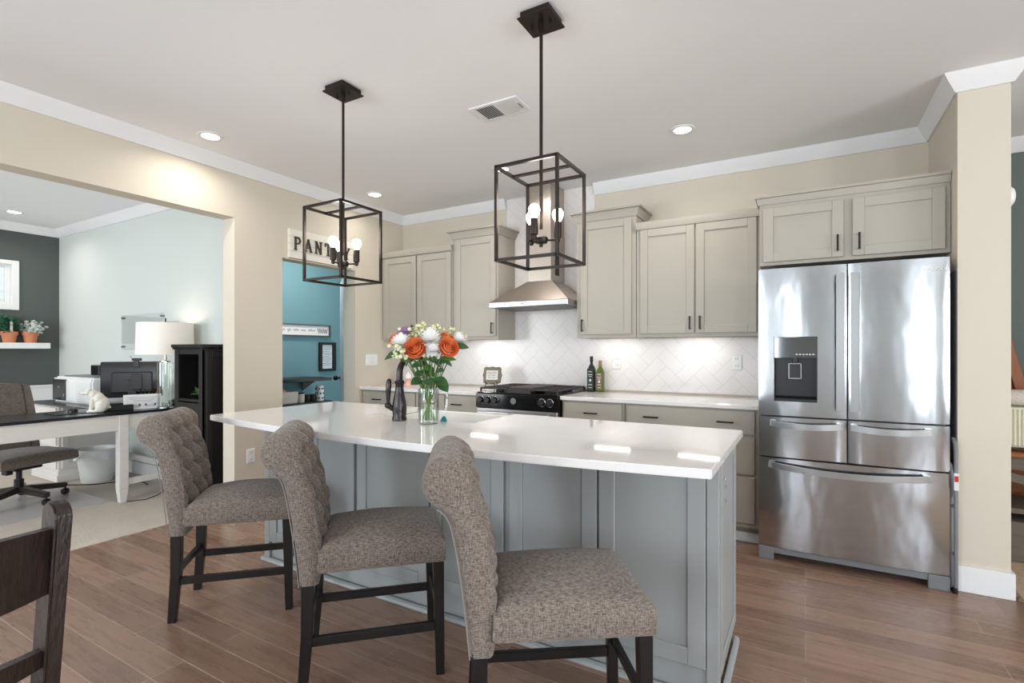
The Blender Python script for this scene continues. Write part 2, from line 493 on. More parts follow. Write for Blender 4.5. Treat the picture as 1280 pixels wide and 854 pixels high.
# dining wall beyond the column
struct('wall_dining', MB().box(0.91, 4.5, 4.80, 4.92, 0, CH), M['sage_dark'], ang=None)
# office
struct('wall_office', MB().box(OWX - 0.12, XLi, OWY, OWY + 0.1, 0, CH), M['pale_green'], ang=None)
ow = MB()
WY0, WY1, WZ0, WZ1 = 1.30, 2.26, 1.735, 2.30
ow.box(OWX - 0.12, OWX, -2.0, WY0, 0, CH); ow.box(OWX - 0.12, OWX, WY1, OWY, 0, CH)
ow.box(OWX - 0.12, OWX, WY0, WY1, 0, WZ0); ow.box(OWX - 0.12, OWX, WY0, WY1, WZ1, CH)
struct('wall_charcoal', ow, M['charcoal'], ang=None)
wo = MB()
wo.box(OWX - 0.12, -6.9, -2.1, -2.0, 0, CH); wo.box(-4.9, XLi, -2.1, -2.0, 0, CH)
wo.box(-6.9, -4.9, -2.1, -2.0, 0, 0.7); wo.box(-6.9, -4.9, -2.1, -2.0, 2.3, CH)
struct('wall_office_rear', wo, M['pale_green'], ang=None)
# pantry, brightened by an added light under its ceiling, no fixture seen
area('pantry_fill', (-4.7, 3.9, CH - 0.06), (0, 0, 0), 0.3, 0.3, 20, (1.0, 0.95, 0.88), shape='DISK')
struct('wall_pantry', MB().box(-5.50, -5.40, OWY + 0.1, 5.6, 0, CH), M['teal'], ang=None)
struct('wall_pantry_side', MB().box(-5.40, XLi, 5.5, 5.6, 0, CH), M['teal'], ang=None)
struct('wall_pantry_near', MB().box(-5.40, XLi, OWY + 0.1, OWY + 0.112, 0, CH), M['teal'], ang=None)
# rear and right of the open room, with window openings
rw = MB()
xs = [-3.9, -3.3, -1.9, -0.8, -0.44, 2.05, 2.65, 4.6]
for i in range(0, 8, 2): rw.box(xs[i], xs[i + 1], -3.5, -3.4, 0, CH)
for i in range(1, 7, 2):
    rw.box(xs[i], xs[i + 1], -3.5, -3.4, 0, 0.5); rw.box(xs[i], xs[i + 1], -3.5, -3.4, 2.4, CH)
struct('wall_rear', rw, M['pale_green'], ang=None)
rr = MB()
ys = [-3.5, -2.7, -0.9, 0.3, 2.1, 4.8]
for i in (0, 2, 4): rr.box(4.4, 4.5, ys[i], ys[i + 1], 0, CH)
for i in (1, 3):
    rr.box(4.4, 4.5, ys[i], ys[i + 1], 0, 0.6); rr.box(4.4, 4.5, ys[i], ys[i + 1], 2.3, CH)
struct('wall_side', rr, M['sage_dark'], ang=None)


def crown_prof():
    return [(0, 0), (0, -0.092), (0.012, -0.092), (0.02, -0.078), (0.052, -0.03), (0.06, -0.012), (0.066, 0)]


def crown(name, p, q, nrm, m0=0, m1=0):
    """crown moulding running p->q (xy) at the ceiling; nrm = direction into the room"""
    mb = MB(); pr = crown_prof(); b = mb.bm; rings = []
    dx, dy = q[0] - p[0], q[1] - p[1]; ll = math.hypot(dx, dy); dx /= ll; dy /= ll
    for c, m in ((p, m0), (q, m1)):
        rings.append([b.verts.new((c[0] + nrm[0] * u + dx * m * u, c[1] + nrm[1] * u + dy * m * u, CH + v)) for u, v in pr])
    n = len(pr)
    for i in range(n):
        b.faces.new((rings[0][i], rings[0][(i + 1) % n], rings[1][(i + 1) % n], rings[1][i]))
    b.faces.new(rings[0]); b.faces.new(rings[1][::-1])
    bmesh.ops.recalc_face_normals(b, faces=b.faces[:])
    return struct(name, mb, M['white'], ang=20)


crown('trim_1', (XL, -3.4), (XL, WB), (1, 0), 0, -1)
crown('trim_2', (XL, WB), (-2.508, WB), (0, -1), 1, 0)
crown('trim_3', (-1.608, WB), (0.70, WB), (0, -1), 0, -1)
crown('trim_4', (0.70, WB), (0.70, 3.53), (-1, 0), 1, 1)
crown('trim_5', (0.70, 3.53), (0.91, 3.53), (0, -1), -1, 1)
crown('trim_6', (0.91, 3.53), (0.91, 4.8), (1, 0), -1, -1)
crown('trim_7', (0.91, 4.8), (4.4, 4.8), (0, -1), 1, 0)
crown('trim_8', (OWX, OWY), (XLi, OWY), (0, -1), 1, 0)
crown('trim_9', (OWX, -2.0), (OWX, OWY), (1, 0), 0, -1)
# base boards
bb = MB(); bb.box(0.686, 0.6999, 3.5301, 3.60, 0, 0.135); bb.box(0.686, 0.924, 3.512, 3.53, 0, 0.135, 0.002); bb.box(0.9101, 0.924, 3.5301, 4.78, 0, 0.135)
struct('baseboard_right', bb, M['white'])
struct('baseboard_left', MB().box(XL, XL + 0.014, 2.359, 2.778, 0, 0.13, 0.002), M['white'])
struct('baseboard_office', MB().box(OWX, XLi, OWY - 0.016, OWY, 0, 0.13, 0.002), M['white'])
struct('baseboard_dining', MB().box(0.925, 4.4, 4.784, 4.8, 0, 0.13, 0.002), M['white'])
wn = MB(); wn.box(OWX, OWX + 0.014, -2.0, OWY - 0.016, 0, 0.845); wn.box(OWX, OWX + 0.034, -2.0, OWY - 0.016, 0.835, 0.862, 0.004)
struct('wall_wainscot', wn, M['white'])
# white drywall liner of the wide opening is the wall itself; pantry doorway head trim
struct('trim_10', MB().box(XL, XL + 0.012, 2.80, 3.565, 2.05, 2.062, 0.002), M['cream'])

# office window: frame, sash and pane
wf = MB()
wf.box(OWX - 0.06, OWX + 0.018, WY0 - 0.02, WY0 + 0.04, WZ0, WZ1, 0.003); wf.box(OWX - 0.06, OWX + 0.018, WY1 - 0.05, WY1 + 0.012, WZ0, WZ1, 0.003)
wf.box(OWX - 0.06, OWX + 0.018, WY0 + 0.04, WY1 - 0.05, WZ1 - 0.045, WZ1, 0.003); wf.box(OWX - 0.06, OWX + 0.018, WY0 + 0.04, WY1 - 0.05, WZ0, WZ0 + 0.06, 0.003)
win = struct('window_1', wf, M['white'])
sf = MB(); sf.box(OWX - 0.075, OWX - 0.045, WY1 - 0.095, WY1 - 0.05, WZ0 + 0.05, WZ1 - 0.04, 0.003); sf.box(OWX - 0.075, OWX - 0.045, WY0 + 0.04, WY1 - 0.095, WZ0 + 0.05, WZ0 + 0.095, 0.003); sf.box(OWX - 0.075, OWX - 0.045, WY0 + 0.04, WY1 - 0.095, WZ1 - 0.08, WZ1 - 0.04, 0.003)
obj('window_sash', sf, M['white'], win)
obj('window_pane', MB().box(OWX - 0.064, OWX - 0.058, WY0 + 0.04, WY1 - 0.09, WZ0 + 0.09, WZ1 - 0.075), M['pane'], win)
# the neighbouring house's lap siding seen through that window
sd = MB()
for k in range(22):
    z = 0.6 + k * 0.115
    sd.prism([(-9.60, z), (-9.575, z), (-9.598, z + 0.115), (-9.60, z + 0.115)], 'Y', -1.0, 5.0)
nb = struct('wall_exterior', sd, M['siding'], ang=None)

# ------------------------------------------------------------------ herringbone tile on the back wall
def clip(poly, x0, x1, z0, z1):
    def cut(P, f, g):
        out = []
        for i in range(len(P)):
            a, b = P[i], P[(i + 1) % len(P)]
            fa, fb = f(a), f(b)
            if fa >= 0: out.append(a)
            if fa * fb < 0:
                t = fa / (fa - fb); out.append((a[0] + (b[0] - a[0]) * t, a[1] + (b[1] - a[1]) * t))
        return out
    for f in (lambda p: p[0] - x0, lambda p: x1 - p[0], lambda p: p[1] - z0, lambda p: z1 - p[1]):
        poly = cut(poly, f, None)
        if len(poly) < 3: return []
    return poly


def herringbone(regions, y):
    mb = MB(); b = mb.bm
    W_, L_ = 0.102, 0.204; g = 0.0012
    c45 = math.sqrt(0.5); ox, oz = -2.0, 1.0
    for i in range(-24, 25):
        for j in range(-24, 25):
            for kind in (0, 1):
                # classic 2:1 herringbone lattice
                bx = (i * 1 + j * 2) * W_; bz = (i * 1 - j * 2 * 1) * W_
                if kind == 0: r = (bx, bz, bx + L_, bz + W_)
                else: r = (bx, bz + W_, bx + W_, bz + W_ + L_)
                # keep one covering set of the lattice
                q = [(r[0] + g, r[1] + g), (r[2] - g, r[1] + g), (r[2] - g, r[3] - g), (r[0] + g, r[3] - g)]
                q = [(ox + (u - v) * c45, oz + (u + v) * c45) for u, v in q]
                for rg in regions:
                    P = clip(q, *rg)
                    if P:
                        vs = [b.verts.new((u, y, v)) for u, v in P]
                        try: b.faces.new(vs)
                        except ValueError: pass
    bmesh.ops.recalc_face_normals(b, faces=b.faces[:])
    for f in b.faces:
        if f.normal.y > 0: f.normal_flip()
    return mb


TREG = [(XL + 0.01, -0.26, 0.93, 1.372), (-2.508, -1.608, 1.372, CH - 0.001)]
tg = MB()
for x0, x1, z0, z1 in TREG: tg.box(x0, x1, WB - 0.006, WB + 0.01, z0, z1)
struct('wall_tile_grout', tg, M['grout'], ang=None)
struct('wall_tile', herringbone(TREG, WB - 0.0068), M['tile'], ang=None)

# ================================================================== island
ix0, ix1, iy0, iy1 = -2.85, -0.28, 1.965, 2.43
t = T('kitchen_island', 'grey painted kitchen island base with shaker panels under the big white countertop', 'kitchen island', (-1.56, 2.2, 0))
SX0, SX1, SY0 = -2.10, -1.41, 2.07
bx = MB(); bx.box(ix0, SX0 - 0.02, iy0, iy1, 0, 0.884); bx.box(SX1 + 0.02, ix1, iy0, iy1, 0, 0.884); bx.box(SX0 - 0.02, SX1 + 0.02, iy0, iy1, 0, 0.60)
bx.box(SX0 - 0.02, SX1 + 0.02, iy0, SY0 - 0.03, 0.6, 0.884)
bx.box(ix0 - 0.012, ix0 + 0.035, iy0 - 0.016, iy0 + 0.03, 0, 0.884, 0.002)
bx.box(ix1 - 0.03, ix1 + 0.012, iy0 - 0.016, iy0 + 0.03, 0, 0.884, 0.002)
t.part('carcass', bx, M['island'])
for a, b_ in ((-2.81, -2.455), (-2.45, -2.095), (-2.07, -1.585), (-1.575, -1.165), (-1.134, -0.728), (-0.718, -0.313)):
    t.part('door_panel', shaker(MB(), a, b_, 0.115, 0.876, iy0 - 0.02, st=0.064), M['island'])
ep = MB()
# end panel facing +X
def shaker_x(mb, y0, y1, z0, z1, xf, st=0.06, tk=0.016, rec=0.009):
    mb.box(xf - tk, xf, y0, y0 + st, z0, z1, 0.0025); mb.box(xf - tk, xf, y1 - st, y1, z0, z1, 0.0025)
    mb.box(xf - tk, xf, y0 + st, y1 - st, z1 - st, z1, 0.0025); mb.box(xf - tk, xf, y0 + st, y1 - st, z0, z0 + st, 0.0025)
    mb.box(xf - tk, xf - rec, y0 + st - 0.004, y1 - st + 0.004, z0 + st - 0.004, z1 - st + 0.004)
    return mb
t.part('end_panel', shaker_x(MB(), iy0 + 0.03, iy1, 0.085, 0.876, ix1 + 0.016, st=0.05), M['island'])
sm = MB()
def quarter(mb, p, q, nrm, r=0.02):
    pr = [(0, 0), (r, 0), (r * 0.92, r * 0.5), (r * 0.6, r * 0.85), (0, r)]
    b = mb.bm; rg = [[b.verts.new((c[0] + nrm[0] * u, c[1] + nrm[1] * u, v)) for u, v in pr] for c in (p, q)]
    for i in range(5): b.faces.new((rg[0][i], rg[0][(i + 1) % 5], rg[1][(i + 1) % 5], rg[1][i]))
    b.faces.new(rg[0]); b.faces.new(rg[1])
quarter(sm, (ix0 - 0.02, iy0 - 0.016), (ix1 + 0.03, iy0 - 0.016), (0, -1)); quarter(sm, (ix1 + 0.012, iy0 - 0.03), (ix1 + 0.012, iy1), (1, 0)); quarter(sm, (ix0 - 0.012, iy0 - 0.03), (ix0 - 0.012, iy1), (-1, 0))
bmesh.ops.recalc_face_normals(sm.bm, faces=sm.bm.faces[:])
t.part('shoe_moulding', sm, M['island'])

# island countertop: bowed seating edge, notch for the apron sink
TX0, TX1, TYB, TYE = -2.855, -0.242, 2.485, 1.615
pts = []
n = 40
for i in range(n + 1):
    u = i / n
    pts.append((TX0 + (TX1 - TX0) * u, TYE - 0.115 * (1 - (2 * u - 1) ** 2)))
pts += [(TX1, TYB), (SX1, TYB), (SX1, SY0), (SX0, SY0), (SX0, TYB), (TX0, TYB)]
single('island_countertop', MB().prism(pts, 'Z', 0.885, 0.915, 0.003), M['quartz'], 'large white quartz island countertop with a bowed seating edge', 'countertop')

# apron sink
t = T('farmhouse_sink', 'white apron-front sink set into the island countertop', 'sink', ((SX0 + SX1) / 2, 2.3, 0.62))
sk = MB(); a0, a1, b0, b1 = SX0 + 0.001, SX1 - 0.001, SY0 + 0.001, 2.50
sk.box(a0, a0 + 0.03, b0, b1, 0.62, 0.884, 0.004); sk.box(a1 - 0.03, a1, b0, b1, 0.62, 0.884, 0.004)
sk.box(a0, a1, b0, b0 + 0.03, 0.62, 0.884, 0.004); sk.box(a0, a1, b1 - 0.035, b1, 0.62, 0.905, 0.006); sk.box(a0, a1, b0, b1, 0.62, 0.65)
t.part('basin', sk, M['ceramic'])
t.part('drain', MB().lathe([(0.0, 0), (0.045, 0), (0.045, 0.004), (0.0, 0.004)], ((a0 + a1) / 2, 2.28, 0.65)), M['steel_brushed'])

# faucet
t = T('kitchen_faucet', 'oil-rubbed bronze gooseneck faucet beside the sink with a side lever', 'faucet', (-1.789, 1.965, 0.915))
fx, fy, fz = -1.789, 1.965, 0.915
t.part('faucet_body', MB().lathe([(0.0, 0), (0.036, 0), (0.037, 0.012), (0.033, 0.02), (0.036, 0.05), (0.034, 0.09), (0.026, 0.13), (0.021, 0.16), (0.021, 0.185), (0.024, 0.19), (0.024, 0.2), (0.019, 0.205), (0.0, 0.205)], (fx, fy, fz)), M['bronze_rub'])
arc = [(fx, fy, fz + 0.20), (fx, fy, fz + 0.215)]; ad = Vector((0.3, 0.954, 0))
for k in range(0, 15):
    a = PI * k / 14 * 0.98
    arc.append((fx + ad.x * 0.082 * (1 - math.cos(a)), fy + ad.y * 0.082 * (1 - math.cos(a)), fz + 0.235 + 0.09 * math.sin(a)))
arc.append((fx + ad.x * 0.164, fy + ad.y * 0.164, fz + 0.21))
t.part('spout', MB().tube(arc, 0.0155, 14), M['bronze_rub'])
e = Vector(arc[-1])
t.part('spray_head', MB().lathe([(0.0, -0.10), (0.02, -0.10), (0.022, -0.07), (0.019, 0.0), (0.017, 0.02), (0.0, 0.02)], tuple(e)), M['bronze_rub'])
lv = MB(); sd_ = Vector((-0.87, -0.5, 0)).normalized()
p0 = Vector((fx, fy, fz + 0.052))
lv.tube([p0 + sd_ * 0.02, p0 + sd_ * 0.055 + Vector((0, 0, 0.02))], 0.014, 12)
lv.ball(p0 + sd_ * 0.058 + Vector((0, 0, 0.024)), 0.018)
q0 = p0 + sd_ * 0.058 + Vector((0, 0, 0.03))
lv.tube([q0, q0 + Vector((0, 0, 0.02)), q0 + Vector((0.002, 0.0, 0.07)), q0 + Vector((0.006, 0, 0.115)), q0 + Vector((0.008, 0, 0.13))], [0.009, 0.010, 0.014, 0.014, 0.007], 12)
t.part('lever', lv, M['bronze_rub'])

# end-panel outlet
def plate(name, loc, facing, label, group=None, w=0.072, h=0.116, kind='outlet', mats=None, cat='outlet'):
    """wall plate; facing in '-Y','+X','-X'"""
    rz = {'-Y': 0, '+X': PI / 2, '-X': -PI / 2}[facing]
    tt = T(name, label, cat, loc, rz, group, local=True)
    tt.part('cover_plate', MB().box(-w / 2, w / 2, -0.006, 0.0, -h / 2, h / 2, 0.003), mats or M['white_plastic'])
    if kind == 'outlet':
        for s in (-1, 1):
            r = tt.part('receptacle', MB().box(-0.017, 0.017, -0.0085, -0.005, s * 0.027 - 0.017, s * 0.027 + 0.017, 0.002), mats or M['white_plastic'])
            obj('slot', MB().box(-0.008, -0.005, -0.0092, -0.008, s * 0.027 - 0.004, s * 0.027 + 0.008).box(0.005, 0.008, -0.0092, -0.008, s * 0.027 - 0.004, s * 0.027 + 0.008), M['slot'], r)
    else:
        nsw = 3 if w > 0.12 else 1
        for k in range(nsw):
            cx = (k - (nsw - 1) / 2) * 0.046
            tt.part('rocker_switch', MB().prism([(-0.011, -0.033), (-0.006, -0.033), (-0.006, 0.033), (-0.009, 0.033)], 'X', cx - 0.0165, cx + 0.0165), mats or M['white_plastic'])
    return tt


plate('wall_outlet', (ix1 + 0.0075, 2.10, 0.72), '+X', 'grey outlet on the right end panel of the island', mats=M['island'])
plate('wall_outlet', (XL, 2.49, 0.43), '+X', 'low white outlet on the cream wall left of the island')
plate('wall_outlet', (-1.408, WB - 0.008, 1.17), '-Y', 'white backsplash outlet beside the two oil bottles')
plate('wall_outlet', (-0.457, WB - 0.008, 1.178), '-Y', 'white backsplash outlet nearest the refrigerator')
plate('wall_outlet', (-2.769, WB - 0.008, 1.19), '-Y', 'white backsplash outlet above the framed print by the range')
plate('light_switch', (XL, 3.80, 1.175), '+X', 'triple white switch plate between the pantry doorway and the cabinets', w=0.165, kind='switch', cat='light switch')

# ================================================================== base cabinets and counters
def base_cab(label, x0, x1, fronts, loc, toe=True, name='base_cabinet'):
    tt = T(name, label, 'cabinet', loc)
    bx = MB().box(x0, x1, 3.675, WB - 0.01, 0.105, 0.884).box(x0, x1, 3.74, WB - 0.01, 0.0, 0.105)
    tt.part('carcass', bx, M['cab'])
    for kind, a, b_, z0, z1, hs in fronts:
        mb = MB()
        if kind == 'drawer': mb.box(a, b_, 3.655, 3.675, z0, z1, 0.003)
        else: shaker(mb, a, b_, z0, z1, 3.655)
        fr = tt.part(kind, mb, M['cab'])
        for hx, hz, vert in hs:
            o = pull(hx, hz, 3.655, 0.105, vert); obj('handle', o, M['bronze'], fr, off=loc)
    return tt


base_cab('grey base cabinet left of the range under the left back counter', XL + 0.005, -2.43, [
    ('drawer', -3.80, -3.14, 0.72, 0.872, [(-3.61, 0.796, False)]),
    ('drawer', -3.13, -2.80, 0.72, 0.872, [(-2.93, 0.796, False)]),
    ('drawer', -2.79, -2.44, 0.72, 0.872, [(-2.66, 0.796, False)]),
    ('door', -3.80, -3.47, 0.12, 0.705, [(-3.50, 0.6, True)]), ('door', -3.465, -3.14, 0.12, 0.705, [(-3.43, 0.6, True)]),
    ('door', -3.13, -2.80, 0.12, 0.705, [(-2.84, 0.6, True)]), ('door', -2.79, -2.44, 0.12, 0.705, [(-2.75, 0.6, True)])], (-3.13, 3.95, 0))
base_cab('narrow grey base cabinet just right of the range', -1.655, -1.155, [
    ('drawer', -1.64, -1.175, 0.72, 0.872, [(-1.41, 0.796, False)]), ('door', -1.64, -1.175, 0.12, 0.705, [(-1.60, 0.6, True)])], (-1.4, 3.95, 0))
base_cab('wide grey drawer base cabinet beside the refrigerator', -1.15, -0.262, [
    ('drawer', -1.132, -0.285, 0.72, 0.872, [(-0.955, 0.796, False), (-0.462, 0.796, False)]),
    ('drawer', -1.132, -0.285, 0.458, 0.703, [(-0.955, 0.6, False), (-0.60, 0.6, False)]),
    ('drawer', -1.132, -0.285, 0.14, 0.443, [(-0.955, 0.31, False), (-0.60, 0.31, False)])], (-0.7, 3.95, 0))
struct('baseboard_toe', MB().box(-1.655, -0.262, 3.725, 3.739, 0.0, 0.06, 0.003).box(-1.655, -0.262, 3.712, 3.726, 0.0, 0.02, 0.003), M['white'])
single('back_countertop', MB().box(XL + 0.003, -2.428, 3.635, WB - 0.008, 0.885, 0.915, 0.003), M['quartz'], 'white quartz back counter left of the range', 'countertop')
single('back_countertop', MB().box(-1.66, -0.262, 3.635, WB - 0.008, 0.885, 0.915, 0.003), M['quartz'], 'white quartz back counter between range and refrigerator', 'countertop')


# ================================================================== upper cabinets
def cab_crown(mb, x0, x1, yf, z0, z1, left=True, right=True, pj=0.05, yb=4.262):
    """stepped crown around the top of a wall cabinet"""
    steps = [(0.006, z0, z0 + 0.012), (pj * 0.4, z0 + 0.012, z0 + (z1 - z0) * 0.45), (pj * 0.7, z0 + (z1 - z0) * 0.45, z0 + (z1 - z0) * 0.75), (pj, z0 + (z1 - z0) * 0.75, z1)]
    prof = [(0, z0), (0.008, z0), (0.012, z0 + 0.012), (pj * 0.62, z1 - 0.018), (pj, z1 - 0.014), (pj, z1), (0, z1)]
    b = mb.bm
    l = 1 if left else 0; r = 1 if right else 0
    path = []
    def ring(u, z):
        return [(x0 - l * u, yb, z), (x0 - l * u, yf - u, z), (x1 + r * u, yf - u, z), (x1 + r * u, yb, z)]
    R = [[b.verts.new(c) for c in ring(u, z)] for u, z in prof]
    for i in range(len(R) - 1):
        for k in range(3):
            b.faces.new((R[i][k], R[i][k + 1], R[i + 1][k + 1], R[i + 1][k]))
    b.faces.new(R[-2]); b.faces.new([R[0][i] for i in (3, 2, 1, 0)])
    for k in (0, 3):
        try: b.faces.new([r_[k] for r_ in R])
        except ValueError: pass
    bmesh.ops.recalc_face_normals(b, faces=b.faces[:])
    return mb


def upper(label, x0, x1, z0, z1, doors, top, loc, yf=3.955, crown_kind='strip', left=True, right=True, light=None):
    tt = T('wall_cabinet', label, 'cabinet', loc)
    tt.part('carcass', MB().box(x0, x1, yf, WB - 0.008, z0 + 0.024, z1).box(x0, x1, yf, yf + 0.02, z0, z0 + 0.024).box(x0, x0 + 0.015, yf + 0.02, WB - 0.008, z0, z0 + 0.024).box(x1 - 0.015, x1, yf + 0.02, WB - 0.008, z0, z0 + 0.024), M['cab'])
    for a, b_, d0, d1, hx, hz in doors:
        fr = tt.part('door', shaker(MB(), a, b_, d0, d1, yf - 0.02), M['cab'])
        obj('handle', pull(hx, hz, yf - 0.02, 0.1, True), M['bronze'], fr, off=loc)
    if crown_kind == 'strip':
        tt.part('top_trim', MB().prism([(yf - 0.022, top - 0.055), (yf - 0.034, top - 0.02), (yf - 0.034, top), (yf + 0.02, top), (yf + 0.02, top - 0.055)], 'X', x0 - (0.02 if left else 0), x1 + (0.02 if right else 0)), M['cab'])
    else:
        tt.part('crown_moulding', cab_crown(MB(), x0, x1, yf, top - 0.075, top, left, right), M['cab'])
    return tt


uz = 1.372
upper('two-door wall cabinet in the left corner beside the pantry wall', XL + 0.004, -2.925, uz, 2.255,
      [(-3.80, -3.37, 1.40, 2.215, -3.405, 1.475), (-3.355, -2.94, 1.40, 2.215, -3.32, 1.475)], 2.282, (-3.38, 4.1, uz), left=False, right=False)
upper('tall crowned wall cabinet left of the range hood', -2.92, -2.418, uz, 2.40,
      [(-2.885, -2.435, 1.40, 2.315, -2.468, 1.475)], 2.405, (-2.67, 4.1, uz), crown_kind='crown')
upper('tall crowned wall cabinet right of the range hood', -1.648, -1.152, uz, 2.40,
      [(-1.61, -1.185, 1.40, 2.315, -1.622 + 0.03, 1.475)], 2.405, (-1.4, 4.1, uz), crown_kind='crown')
upper('two-door wall cabinet between the hood side and refrigerator', -1.147, -0.27, uz, 2.235,
      [(-1.115, -0.712, 1.40, 2.205, -0.742, 1.475), (-0.70, -0.295, 1.40, 2.205, -0.67, 1.475)], 2.262, (-0.7, 4.1, uz), left=False, right=False)
# refrigerator cabinet, deeper
tt = T('wall_cabinet', 'deep two-door cabinet above the refrigerator', 'cabinet', (0.22, 3.95, 1.81))
tt.part('carcass', MB().box(-0.258, 0.697, 3.665, WB - 0.008, 1.815, 2.225), M['cab'])
for a, b_, hx in ((-0.236, 0.197, 0.167), (0.243, 0.672, 0.275)):
    fr = tt.part('door', shaker(MB(), a, b_, 1.835, 2.178, 3.645), M['cab'])
    obj('handle', pull(hx, 1.917, 3.645, 0.1, True), M['bronze'], fr, off=(0.22, 3.95, 1.81))
tt.part('top_trim', cab_crown(MB(), -0.258, 0.697, 3.665, 2.205, 2.262, True, False, 0.026), M['cab'])
# filler panel below that cabinet, at the left of the refrigerator
LEDX = [(-2.67, 4.11), (-1.40, 4.11), (-0.71, 4.11)]; uz = 1.396
for (lx, ly), nm in zip(LEDX, ('left tall cabinet', 'right tall cabinet', 'two-door cabinet near the refrigerator')):
    tt = T('light_bar', 'lit strip light under the ' + nm, 'under-cabinet light', (lx, ly, uz - 0.02), group='under-cabinet lights')
    tt.part('housing', MB().box(lx - 0.16, lx + 0.16, ly - 0.02, ly + 0.02, uz - 0.012, uz, 0.002), M['white_plastic'])
    tt.part('diffuser', MB().box(lx - 0.155, lx + 0.155, ly - 0.012, ly + 0.012, uz - 0.017, uz - 0.011, 0.002), M['led'])
    area('strip_light', (lx, ly, uz - 0.02), (0, 0, 0), 0.3, 0.02, 0.45, (1.0, 0.96, 0.9))

# ================================================================== range hood
hx0, hx1 = -2.415, -1.662
t = T('range_hood', 'stainless chimney range hood above the range on the tiled wall', 'range hood', (-2.04, 4.03, 1.64))
yb_, yfh = WB - 0.007, 3.795
cx0, cx1, cyf = -2.115, -1.90, 3.975
pb = MB(); b = pb.bm
r0 = [(hx0, yb_, 1.69), (hx0, yfh, 1.69), (hx1, yfh, 1.69), (hx1, yb_, 1.69)]
r1 = [(cx0 - 0.01, yb_, 1.875), (cx0 - 0.01, cyf - 0.01, 1.875), (cx1 + 0.01, cyf - 0.01, 1.875), (cx1 + 0.01, yb_, 1.875)]
v0 = [b.verts.new(c) for c in r0]; v1 = [b.verts.new(c) for c in r1]
for i in range(4): b.faces.new((v0[i], v0[(i + 1) % 4], v1[(i + 1) % 4], v1[i]))
b.faces.new(v0[::-1]); b.faces.new(v1); bmesh.ops.recalc_face_normals(b, faces=b.faces[:])
t.part('canopy', pb, M['steel_warm'])
t.part('lip', MB().box(hx0, hx1, yfh, yb_, 1.645, 1.69, 0.003), M['steel_brushed'])
ch = t.part('chimney', MB().box(cx0, cx1, cyf, yb_, 1.87, 2.30).box(cx0 + 0.004, cx1 - 0.004, cyf + 0.004, yb_, 2.295, CH - 0.002), M['steel_warm'])
obj('vent_slot', MB().box(cx1 - 0.002, cx1 + 0.002, cyf + 0.09, cyf + 0.17, 1.93, 2.24), M['bronze'], ch, off=(-2.04, 4.03, 1.64))
bt = MB(); bt.box(-2.085, -2.075, yfh - 0.003, yfh + 0.002, 1.662, 1.674, 0.001)
t.part('indicator', bt, M['dark_plastic'])
t.part('button_strip', MB().box(-2.068, -1.985, yfh - 0.002, yfh + 0.001, 1.663, 1.672), M['chrome'])
t.part('grease_filter', MB().box(hx0 + 0.04, hx1 - 0.04, yfh + 0.04, yb_ - 0.05, 1.638, 1.646, 0.002), M['grey_plastic'])

# ================================================================== range
gx0, gx1, gyf = -2.423, -1.667, 3.60
t = T('gas_range', 'black and stainless slide-in gas range under the hood', 'range', (-2.045, 3.93, 0))
t.part('body', MB().box(gx0, gx1, gyf + 0.05, WB - 0.02, 0.03, 0.905).box(gx0 + 0.03, gx1 - 0.03, gyf + 0.09, WB - 0.05, 0.0, 0.03), M['black'])
t.part('cooktop', MB().box(gx0, gx1, gyf + 0.02, WB - 0.015, 0.905, 0.922, 0.004), M['black_gloss'])
pn = t.part('control_panel', MB().prism([(gyf, 0.795), (gyf + 0.06, 0.795), (gyf + 0.06, 0.908), (gyf + 0.022, 0.915), (gyf + 0.004, 0.908)], 'X', gx0, gx1), M['black_gloss'])
def knob(x):
    k = MB().lathe([(0.0, 0), (0.03, 0), (0.031, -0.006), (0.027, -0.012), (0.025, -0.034), (0.021, -0.037), (0.0, -0.037)], (x, gyf + 0.006, 0.858), 24, 'Y')
    return k
for kx in (-2.37, -2.30, -2.23, -1.80, -1.73):
    kn = t.part('knob', knob(kx), M['dark_plastic'])
    obj('knob_ring', MB().lathe([(0.0305, 0.0), (0.034, -0.002), (0.034, -0.008), (0.0305, -0.01)], (kx, gyf + 0.006, 0.858), 24, 'Y', caps=False), M['chrome'], kn, off=(-2.045, 3.93, 0))
t.part('dial', MB().lathe([(0.0, 0), (0.026, 0), (0.026, -0.004), (0.0, -0.005)], (-2.06, gyf + 0.005, 0.858), 24, 'Y'), M['grey_plastic'])
dr = t.part('oven_door', MB().box(gx0 + 0.004, gx1 - 0.004, gyf + 0.01, gyf + 0.055, 0.22, 0.79, 0.004), M['steel_brushed'])
t.part('oven_window', MB().box(gx0 + 0.1, gx1 - 0.1, gyf + 0.006, gyf + 0.014, 0.36, 0.66, 0.004), M['black_gloss'])
hb = MB().tube([(gx0 + 0.05, gyf - 0.035, 0.755), (gx1 - 0.05, gyf - 0.035, 0.755)], 0.013, 14)
for x in (gx0 + 0.09, gx1 - 0.09): hb.cyl((x, gyf - 0.035, 0.755), (x, gyf + 0.012, 0.755), 0.009, 10)
t.part('oven_handle', hb, M['steel_brushed'])
t.part('drawer_front', MB().box(gx0 + 0.004, gx1 - 0.004, gyf + 0.012, gyf + 0.055, 0.04, 0.21, 0.004), M['steel_brushed'])
